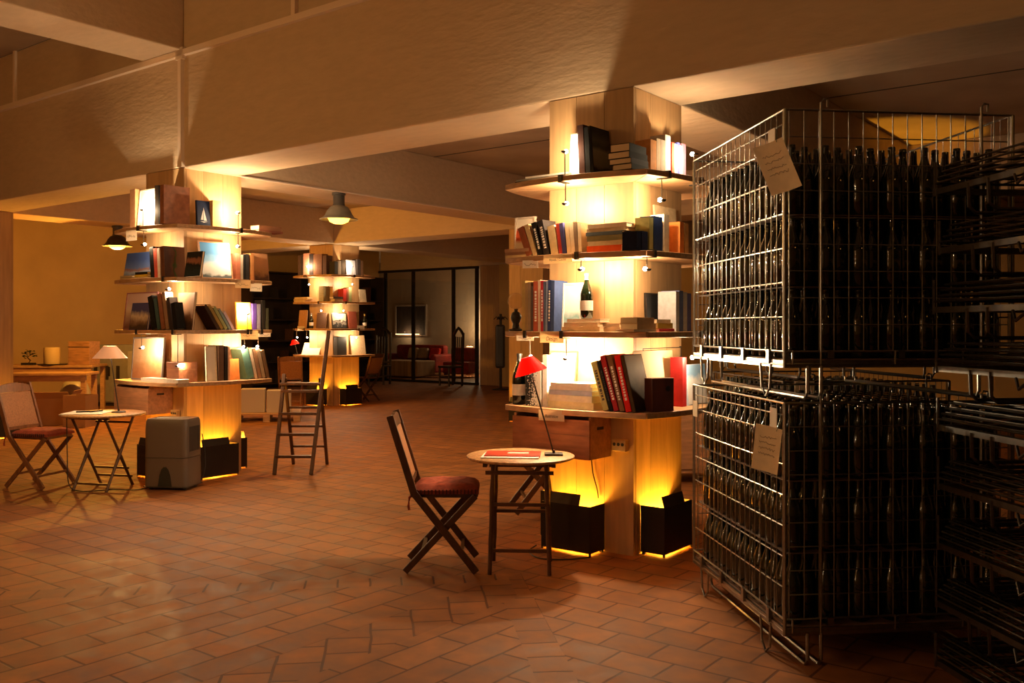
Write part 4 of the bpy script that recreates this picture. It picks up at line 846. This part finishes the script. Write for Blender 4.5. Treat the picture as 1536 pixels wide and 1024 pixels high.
# dark tall bookcase along the left wall
o = thing('dark_bookcase','tall near-black shelving in shadow left of the far pillar','shelving', G(XL+.28,10.0), RZ+PI/2)
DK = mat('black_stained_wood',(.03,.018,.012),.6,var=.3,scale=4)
L2 = 2.1
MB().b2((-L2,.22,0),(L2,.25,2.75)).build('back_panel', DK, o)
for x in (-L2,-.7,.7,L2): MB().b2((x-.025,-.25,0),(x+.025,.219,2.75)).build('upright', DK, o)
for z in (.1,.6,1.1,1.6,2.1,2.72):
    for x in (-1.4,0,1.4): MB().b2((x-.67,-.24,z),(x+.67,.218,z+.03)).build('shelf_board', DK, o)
for k in range(26):
    z = (.1306,.6306,1.1306,1.6306,2.1306)[k%5]; x = -1.95+.15*k
    if abs(abs(x)-.7) < .09: x += .16
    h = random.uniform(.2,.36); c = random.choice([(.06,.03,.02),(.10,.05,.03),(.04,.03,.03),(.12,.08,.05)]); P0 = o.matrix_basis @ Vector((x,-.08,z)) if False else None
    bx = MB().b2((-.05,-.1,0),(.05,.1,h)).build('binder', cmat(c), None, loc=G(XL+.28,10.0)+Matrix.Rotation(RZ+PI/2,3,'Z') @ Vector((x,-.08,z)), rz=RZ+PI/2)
    tag(bx, 'dark binder standing in the near-black shelving', 'binder', 'binders in the dark shelving')
# dark wrought stand by the pillar at the back
o = thing('coat_stand','dark metal coat stand before the plain rear pillar','stand', at(751,21.5))
MB().tube([(0,0,0),(0,0,1.75)], .03, 8).build('pole', BLACKM, o, True); MB().lathe([(.2,0),(.2,.02),(.03,.05),(0,.06)],16).build('base', BLACKM, o, True)
for k in range(6): a = k*PI/3; MB().tube([(0,0,1.6),(.1*math.cos(a),.1*math.sin(a),1.68),(.16*math.cos(a),.16*math.sin(a),1.62)], .012, 6).build('hook', BLACKM, o, True)
MB().b2((-.12,-.1,.5),(.1,.08,1.5)).build('coat', DKGREY, o, bevel=.05)
o = thing('wooden_chest','brown wooden chest in the shade behind the near pillar','chest', at(1018,8.9,0), .15)
MB().b2((-.3,-.3,.1),(.9,.3,.78)).build('body', CRATEW, o, bevel=.005)
for x in (-.25,.85):
    for y in (-.24,.24): MB().box((x,y,.05),(.06,.06,.1)).build('foot', DARKW, o)
for k in range(3): MB().b2((-.28+.39*k,-.312,.14),(.07+.39*k,-.3005,.74)).build('front_panel', CRATEW, o)

# ------------------------------------------------------------------ glass partition and the room behind it
FRM = mat('dark_steel_frame',(.015,.012,.01),.4)
YP = 12.45
o = struct(thing('window_1','dark steel-framed glass partition','window', G(0,YP), RZ)); del o['category']
xs = [-15.0,-14.7,-13.85,-12.25,-11.52]
mb = MB(); mb.b2((-15,-.03,0),(-11.5,.03,.06)).b2((-15,-.03,2.9),(-11.5,.03,2.965))
mb.build('frame', FRM, o)
for x in (-14.75,-13.72,-12.32,-11.55): MB().b2((x-.04,-.032,.0),(x+.04,.032,2.93)).build('mullion', FRM, o)
for a, b in ((-14.71,-13.76),(-13.68,-12.36),(-12.28,-11.59)): MB().b2((a,-.004,.06),(b,.004,2.9)).build('pane', GLASS, o)
struct(gbox('wall_partition', (-10.8,YP-.05,0), (XR,YP+.1,ZB), PLAST))
# picture on the rear wall with a small picture light below
pg = Vector(G(-16.9+0,0)) 
def on_back(px, off=.0):           # point on the rear wall plane seen in column px
    k = (px-768)/F; p0 = G(0,YB-off); p1 = G(1,YB-off); s = (k*p0.y-p0.x)/((p1.x-p0.x)-k*(p1.y-p0.y)); return s
x0, x1 = on_back(594), on_back(641); Dm = G((x0+x1)/2,YB).y; zt, zb = zat(457,Dm), zat(504,Dm)
o = thing('wall_picture','large dark picture glowing along its lower edge, behind the glass partition','picture', G(x0,YB-.03), RZ)
w = x1-x0
MB().b2((0,-.02,zb),(w,.028,zb+.04)).b2((0,-.02,zt-.05),(w,.028,zt)).b2((w-.05,-.02,zb+.04),(w,.028,zt-.05)).b2((0,-.02,zb+.04),(.05,.028,zt-.05)).build('frame', mat('pale_frame',(.4,.32,.26),.5), o)
MB().b2((.05,-.005,zb+.04),(w-.05,.02,zt-.05)).build('canvas', mat('dark_brown_canvas',(.035,.02,.014),.8,var=.6,scale=6,stretch=(6,1,.5)), o)
MB().b2((.1,-.09,zb+.05),(w-.25,-.07,zb+.075)).build('light_strip', mat('picture_light_glow',(1,.75,.45),.4,emit=3.5,ecol=(1,.62,.32)), o)
light('strip_light', (w*.42,-.16,zb+.12), 3.5, WARM, .05, o); light('strip_light', (w*.7,-.16,zb+.12), 2, WARM, .05, o)
# red sofa
SR = mat('red_velvet',(.26,.018,.012),.75,var=.3,scale=8); sx = on_back(622,1.3)
o = thing('sofa','red velvet sofa with scattered cushions behind the glass','sofa', G(sx,YB-1.3), RZ)
MB().b2((-1.0,-.42,.12),(1.0,.42,.44)).build('seat', SR, o, bevel=.05); MB().b2((-1.0,.2,.44),(1.0,.44,.9)).build('backrest', SR, o, bevel=.08)
for s in (-1,1): MB().b2((s*1.0,-.42,.1),(s*1.2,.42,.64)).build('armrest', SR, o, bevel=.06)
for x,y in ((-1,-.3),(1,-.3),(-1,.3),(1,.3)): MB().box((x,y,.055),(.08,.08,.11)).build('foot', DARKW, o)
for k,(x,c,ds) in enumerate(((.0,(.5,.4,.28),'cream cushion on the red sofa'),(.42,(.35,.28,.22),'grey cushion on the red sofa'),(.9,(.5,.04,.03),'bright red cushion at the right end of the sofa'))):
    tag(MB().box((0,0,0),(.38,.12,.34),Matrix.Rotation(-.3,3,'X')).build('cushion', cmat(c,.8), None, loc=G(sx+x-.15,YB-1.3+.1,.645), rz=RZ, bevel=.05), ds, 'cushion')
o = thing('draped_table','low table under a striped pale cloth before the red sofa','table', G(on_back(616,2.45),YB-2.45), RZ)
MB().b2((-.8,-.4,.03),(.6,.4,.48)).build('cloth', mat('striped_cloth',(.40,.27,.15),.8,var=.35,scale=3,stretch=(9,1,.2)), o, bevel=.03)
o = thing('red_armchair','red upholstered armchair at the right behind the glass','chair', G(on_back(690,1.6),YB-1.6), RZ+.3)
MB().b2((-.4,-.35,.1),(.4,.35,.45)).build('seat', SR, o, bevel=.05); MB().b2((-.4,.22,.45),(.4,.4,.85)).build('backrest', SR, o, bevel=.06)
lp = G(sx+1.6,YB-.6); o = thing('small_lamp','small lit cylinder lamp beside the sofa behind the glass','lamp', lp)
MB().lathe([(.12,0),(.12,.48),(.03,.5),(.03,.62),(0,.62)],16).build('pedestal', CRATEW, o, True); MB().lathe_open([(.1,.62),(.1,.86)],18).build('lamp_shade', mat('lit_shade',(.7,.5,.3),.6,emit=1.0,ecol=(1,.6,.3)), o, True)
light('bulb_light', (0,0,.8), 22, WARM, .05, o)
light('bulb_light', (.3,-.2,1.5), 38, WARM, .1, o)  # extra fill light above the lamp, no bulb here, brightens the rear room
# carved high-back chairs by the partition
def carved_chair(desc, loc, rz):
    o = thing('carved_chair', desc, 'chair', loc, rz); m = mat('ebony_wood',(.025,.015,.01),.4)
    MB().b2((-.24,-.22,.44),(.24,.22,.49)).build('seat', m, o, bevel=.01)
    for x in (-.2,.2):
        MB().lathe([(.03,0),(.022,.05),(.03,.12),(.02,.2),(.03,.3),(.025,.44)],10,(x,-.19,0)).build('front_leg', m, o, True); MB().bar((x,.2,0),(x,.24,1.3),.045,.045,(1,0,0)).build('rear_post', m, o)
    for k in range(4): MB().bar((-.12+.08*k,.215,.52),(-.12+.08*k,.235,1.2),.02,.02,(1,0,0)).build('spindle', m, o)
    MB().tube([(-.2,.24,1.25),(-.1,.24,1.36),(0,.24,1.42),(.1,.24,1.36),(.2,.24,1.25)],.035,8).build('crest', m, o, True)
    MB().bar((-.2,-.19,.2),(.2,-.19,.2),.025,.03).build('stretcher', m, o); MB().bar((-.2,.2,.55),(.2,.2,.55),.03,.05).build('lower_rail', m, o)
    for x in (-.2,.2): MB().bar((x,-.19,.22),(x,.2,.22),.025,.03).build('side_stretcher', m, o)
    return o
carved_chair('black carved high-back chair in front of the glass partition', at(676,23.0), -.9); carved_chair('black carved high-back chair in the dark right of the far pillar', at(569,23.6), -.3)

# ------------------------------------------------------------------ wire cages of bottles
CR = math.radians(6.6); cx = Vector((math.cos(CR), math.sin(CR))); cy = Vector((-math.sin(CR), math.cos(CR)))
CO = at(1177,3.97); CW, CDp = 1.04, 1.25
def CG(x, y, z, org=None):
    o_ = org or CO; p = Vector((o_.x,o_.y)) + cx*x + cy*y; return Vector((p.x,p.y,z))
def grid(mb, p, ux, uy, w, h, nx, ny, r, extra=(), hk=1.15):
    """wires: verticals every w/nx, horizontals every h/ny, in the plane p + ux*a + uy*b"""
    p, ux, uy = Vector(p), Vector(ux), Vector(uy)
    for i in range(nx+1): a = ux*(w*i/nx); mb.tube([p+a, p+a+uy*h], r, 6)
    n = ux.cross(uy)*(2*r)
    for j in list(range(ny+1)): b = uy*(h*j/ny); mb.tube([p+b-n, p+b+ux*w-n], r*hk, 6)
    for f in extra: b = uy*(h*f); mb.tube([p+b-n, p+b+ux*w-n], r*hk, 6)
    return mb
def cage(desc, z0, H, org=None, group='wire cages of bottles', wm=WIRE):
    o = thing('wire_cage', desc, 'cage', CG(0,0,z0,org), CR, group=group); b = .10; hh = H-b; r = .0024
    grid(MB(), (.02,.0,b), (1,0,0), (0,0,1), CW-.04, hh, 15, 9, r).build('front_panel', wm, o)
    grid(MB(), (CW-.02,CDp,b), (-1,0,0), (0,0,1), CW-.04, hh, 15, 9, r).build('rear_panel', wm, o)
    grid(MB(), (0,CDp-.02,b), (0,-1,0), (0,0,1), CDp-.04, hh, 19, 7, .0018, (13.2/14,), 2.0).build('side_panel', wm, o)
    grid(MB(), (CW,.02,b), (0,1,0), (0,0,1), CDp-.04, hh, 19, 7, .0018, (), 2.0).build('side_panel', wm, o)
    for x in (0, CW):
        for y in (0, CDp): MB().tube([(x,y,.03),(x,y,H)], .008, 8).build('corner_post', wm, o, True)
    P = [(0,0),(CW,0),(CW,CDp),(0,CDp)]
    for zz, rr in ((H,.0055),(b,.0055),(.045,.007)):
        for k in range(4): MB().tube([(*P[k],zz),(*P[(k+1)%4],zz)], rr, 8).build('rim_rail', wm, o, True)
    mb = MB(); mb.b2((-.004,-.004,.03),(CW+.004,.03,.062)).b2((-.004,CDp-.03,.03),(CW+.004,CDp+.004,.062)).b2((-.004,.03,.03),(.03,CDp-.03,.062)).b2((CW-.03,.03,.03),(CW+.004,CDp-.03,.062))
    mb.build('base_frame', wm, o)
    MB().b2((.01,.01,.062),(CW-.01,CDp-.01,.068)).build('base_tray', mat('brown_hardboard',(.16,.085,.05),.7,var=.2), o)
    for k in range(4): MB().box((-.004,.16+.31*k,.075),(.018,.03,.06)).build('hinge_clip', wm, o)
    for k in range(3): MB().box((.2+.32*k,-.006,.088),(.028,.018,.034)).build('hinge_clip', wm, o)
    for x in (.03,.155,.49,.80): MB().tube([(x,-.012,.045),(x,-.012,b+.004)], .0045, 6).build('base_spacer', wm, o)
    for x in (.155, CW-.155):
        MB().tube([(x,-.014,b),(x,-.014,H+.03),(x+.012,-.014,H+.045),(x+.03,-.014,H+.042),(x+.03,-.014,H+.01)], .0055, 8).build('latch_rod', wm, o, True)
    for x in (.10, .16, CW-.16, CW-.10):
        MB().tube([(x,-.004,.04),(x,-.004,-.075),(x,.02,-.1),(x,CDp-.02,-.1),(x,CDp+.004,-.075),(x,CDp+.004,.04)], .008, 6).build('runner', wm, o, True)
    for y in (.2, CDp-.2):
        MB().tube([(-.004,y-.06,.04),(-.004,y-.045,-.07),(-.004,y,-.1),(-.004,y+.045,-.07),(-.004,y+.06,.04)], .006, 6).build('side_loop', wm, o, True)
    return o
Z1, H1, Z2, H2 = .105, 1.02, 1.245, 1.13
cage('lower wire cage full of dark bottles at the right', Z1, H1)
cage('upper wire cage full of dark bottles, stacked on the lower one', Z2, H2)
OB = Vector((1.60, 5.50, 0))
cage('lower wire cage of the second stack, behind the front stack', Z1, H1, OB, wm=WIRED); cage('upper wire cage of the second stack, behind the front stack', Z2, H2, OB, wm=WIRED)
# bottles, hexagonally packed
bm_ = MB().lathe(bottle_prof(.305,.0435), 18).build('wine_bottle', BOTTLE, None, True); bmesh0 = bm_.data; C.objects.unlink(bm_); bpy.data.objects.remove(bm_)
lowb = MB().lathe([(0,0),(.0435,0),(.0435,.155),(.03,.21),(.0165,.25),(.015,.305),(0,.305)], 8)
def layer_positions():
    out = []; sx, sy = .152/2, .0885; nc = 13; x0 = .06
    for c in range(nc):
        n = 13
        for k in range(n):
            y = .065 + k*sy + (.044 if c%2 else 0)
            if y < CDp-.05: out.append((x0+c*sx, y, c, k))
    return out
LP = layer_positions(); LH = .309
cand = []
for ci, zc in enumerate((Z1, Z2)):
    for ly in range(3):
        for (x, y, c, k) in LP: cand.append((ci, ly, x, y, c, k, zc+.0695+ly*LH))
def rank(t):
    ci, ly, x, y, c, k, z = t
    if k == 0: return 0 if not (c % 2) else 1
    if c <= 1: return 2
    if ci == 0 and ly == 2: return 3 + y
    if k == 1: return 6
    return 9 + y + x
cand.sort(key=rank)
LN = ('bottom','middle','top'); CN = ('lower','upper')
ND = 298
for t in cand[:ND]:
    ci, ly, x, y, c, k, z = t
    o = bpy.data.objects.new('wine_bottle', bmesh0); C.objects.link(o); o.location = CG(x,y,z); o.rotation_euler.z = random.uniform(0,6)
    tag(o, f'dark green wine bottle in the {LN[ly]} layer of the {CN[ci]} front wire cage', 'bottle', f'bottles in the {LN[ly]} layer of the {CN[ci]} front cage')
rest = MB()
for t in cand[ND:]:
    ci, ly, x, y, c, k, z = t; p = CG(x,y,z); n = len(rest.v); rest.v += [(v[0]+p.x, v[1]+p.y, v[2]+p.z) for v in lowb.v]; rest.f += [tuple(i+n for i in f) for f in lowb.f]
tag(rest.build('wine_bottles', BOTTLE, None, True), 'mass of dark bottles packed deep inside the front wire cages', 'bottles', None, 'stuff')
rest = MB()
for zc in (Z1, Z2):
    for ly in range(3):
        for (x, y, c, k) in LP:
            if k > 1 and c > 1 and not (zc == Z1 and ly == 2): continue
            p = CG(x,y,zc+.0695+ly*LH,OB); n = len(rest.v); rest.v += [(v[0]+p.x, v[1]+p.y, v[2]+p.z) for v in lowb.v]; rest.f += [tuple(i+n for i in f) for f in lowb.f]
tag(rest.build('wine_bottles', BOTTLE, None, True), 'mass of dark bottles in the second stack of wire cages', 'bottles', None, 'stuff')
PAD = mat('layer_pad_board',(.10,.06,.04),.7)
for org, on in ((CO,'front'),(OB,'second')):
    for ci, zc in enumerate((Z1, Z2)):
        for ly in (1, 2):
            tag(MB().b2((.012,.012,0),(CW-.012,CDp-.012,.003)).build('layer_pad', PAD, None, loc=CG(0,0,zc+.0690+ly*LH-.0035,org), rz=CR), f'{"lower" if ly==1 else "upper"} brown sheet between bottle layers, {CN[ci]} cage of the {on} stack', 'sheet')
# paper tags wired to the cages
def paper_tag(desc, M, w, h, curl=.03, skew=.0):
    o = thing('paper_tag', desc, 'tag', M=M); n = 8; mb = MB(); vs = []
    f_ = lambda i, j: (w*(i/n-.5)+skew*(-j/n), curl*math.sin(PI*i/n)+curl*.5*(j/n), -h*j/n)
    top = [f_(i,j) for j in range(n+1) for i in range(n+1)]; bot = [(x,y+.0012,z) for x,y,z in top]; N1 = len(top)
    fs = []
    for j in range(n):
        for i in range(n):
            a = j*(n+1)+i; fs += [(a,a+1,a+n+2,a+n+1),(N1+a,N1+a+n+1,N1+a+n+2,N1+a+1)]
    ring = list(range(n+1)) + [(n+1)*j+n for j in range(1,n+1)] + [n*(n+1)+i for i in range(n-1,-1,-1)] + [(n+1)*j for j in range(n-1,0,-1)]
    for k in range(len(ring)): a, b = ring[k], ring[(k+1)%len(ring)]; fs.append((a,b,N1+b,N1+a))
    mb.add(top+bot, fs).build('sheet', PAPER, o, True)
    mb = MB()
    for j in (2,3,4,5):
        pts = []
        for k in range(17):
            i = 1.4+5.0*k/16
            x, y, z = f_(i, j); pts.append((x, y-.0016, z+random.uniform(-.006,.006)))
        mb.tube(pts, .0009, 4)
    mb.build('handwriting', mat('faded_ink',(.25,.17,.12),.7), o)
    MB().tube([(w*.3,-.002,-.012),(w*.32,.01,.02),(w*.34,.03,.045)], .0015, 5).build('wire_tie', mat('green_wire',(.03,.10,.05),.5), o)
    return o
RT = lambda x, y, z, yaw, roll=0: Matrix.Translation(CG(x,y,z)) @ Matrix.Rotation(CR+yaw,4,'Z') @ Matrix.Rotation(roll,4,'Y')
paper_tag('cream paper tag wired to the corner of the upper wire cage', RT(-.07,.02,2.235,-.75,math.radians(-14)), .135, .225, .012, skew=-.03)
paper_tag('cream paper tag wired to the corner of the lower wire cage', RT(-.045,.06,1.02,-.95,math.radians(8)), .13, .20, .01, skew=0.0)
def clipcard(desc, x, y, z):
    tag(MB().box((0,0,0),(.004,.075,.085)).build('card_holder', mat('tan_card',(.45,.35,.22),.6), None, loc=CG(x,y,z), rz=CR), desc, 'card')
clipcard('small tan card clipped to the upper cage above the paper tag', -.012, .11, 2.27); clipcard('small tan card clipped to the lower cage above the paper tag', -.012, .09, 1.055)
clipcard('small tan card at the far post of the lower cage', -.014, 1.18, 1.0)
tag(MB().box((0,0,0),(.12,.003,.14)).build('card_sign', PAPER, None, loc=CG(-.13,-.012,1.085,OB) if False else CG(.12,-.02,1.06,OB), rz=CR), 'cream card hung on the second stack, seen in the gap between cages', 'card')

# ------------------------------------------------------------------ pile of folded empty cages at the right edge
def folded():
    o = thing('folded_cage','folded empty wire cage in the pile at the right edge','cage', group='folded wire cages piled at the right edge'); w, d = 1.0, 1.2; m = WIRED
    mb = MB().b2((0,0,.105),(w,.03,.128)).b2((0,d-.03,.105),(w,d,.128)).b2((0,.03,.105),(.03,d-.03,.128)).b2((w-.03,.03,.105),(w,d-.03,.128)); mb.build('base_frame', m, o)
    for k, z in enumerate((.15,.172,.194,.216)):
        mb = MB(); ins = .01*k
        for i in range(9): y = ins+.02+(d-.04-2*ins)*i/8; mb.tube([(ins,y,z),(w-ins,y,z)], .003, 5)
        for i in range(8): x = ins+.02+(w-.04-2*ins)*i/7; mb.tube([(x,ins,z+.005),(x,d-ins,z+.005)], .003, 5)
        for x in (ins, w-ins): mb.tube([(x,ins,z),(x,d-ins,z)], .0045, 6)
        for y in (ins, d-ins): mb.tube([(ins,y,z),(w-ins,y,z)], .0045, 6)
        mb.build('folded_panel', m, o)
    for x in (0,w):
        for y in (0,d): MB().tube([(x,y,.1),(x,y,.235)], .0065, 6).build('corner_post', m, o)
    for y in (.22,.34,.86,.98):
        MB().tube([(.0,y,.12),(.004,y,.03),(.03,y,.008),(w-.03,y,.008),(w-.004,y,.03),(w,y,.12)], .0075, 6).build('runner', m, o, True)
    MB().tube([(-.012,.62,.105),(-.03,.66,.07),(-.012,.7,.105)], .006, 6).build('latch_loop', m, o, True)
    return o
FO = Vector((1.83, 2.52, 0))
f0 = folded(); ZF0 = .0
ordn = ('lowest','second from the floor','third from the floor','fourth from the floor','fifth from the floor','sixth from the floor','seventh from the floor','eighth from the floor','topmost')
for k in range(9):
    o = f0 if k == 0 else copy_tree(f0)
    o.location = (FO.x+random.uniform(-.008,.008), FO.y+random.uniform(-.01,.01), .0+k*.2335); o.rotation_euler.z = CR+random.uniform(-.006,.006)
    o['label'] = f'{ordn[k]} folded empty wire cage in the pile at the right edge'

# ------------------------------------------------------------------ camera and view
cam = bpy.data.cameras.new('camera'); co = bpy.data.objects.new('camera', cam); C.objects.link(co)
cam.sensor_width = 36; cam.lens = F/1536*36; cam.shift_y = -(512-HY)/1536; cam.clip_end = 200; cam.clip_start = .05
co.location = (0,0,EYE); co.rotation_euler = (PI/2,0,0); bpy.context.scene.camera = co
w = bpy.data.worlds.new('world'); bpy.context.scene.world = w; w.use_nodes = True; w.node_tree.nodes['Background'].inputs[0].default_value = (.02,.012,.006,1)
vs = bpy.context.scene.view_settings; vs.view_transform = 'Standard'; vs.look = 'None'; vs.exposure = 0.5; vs.gamma = 1; vs.use_curve_mapping = False
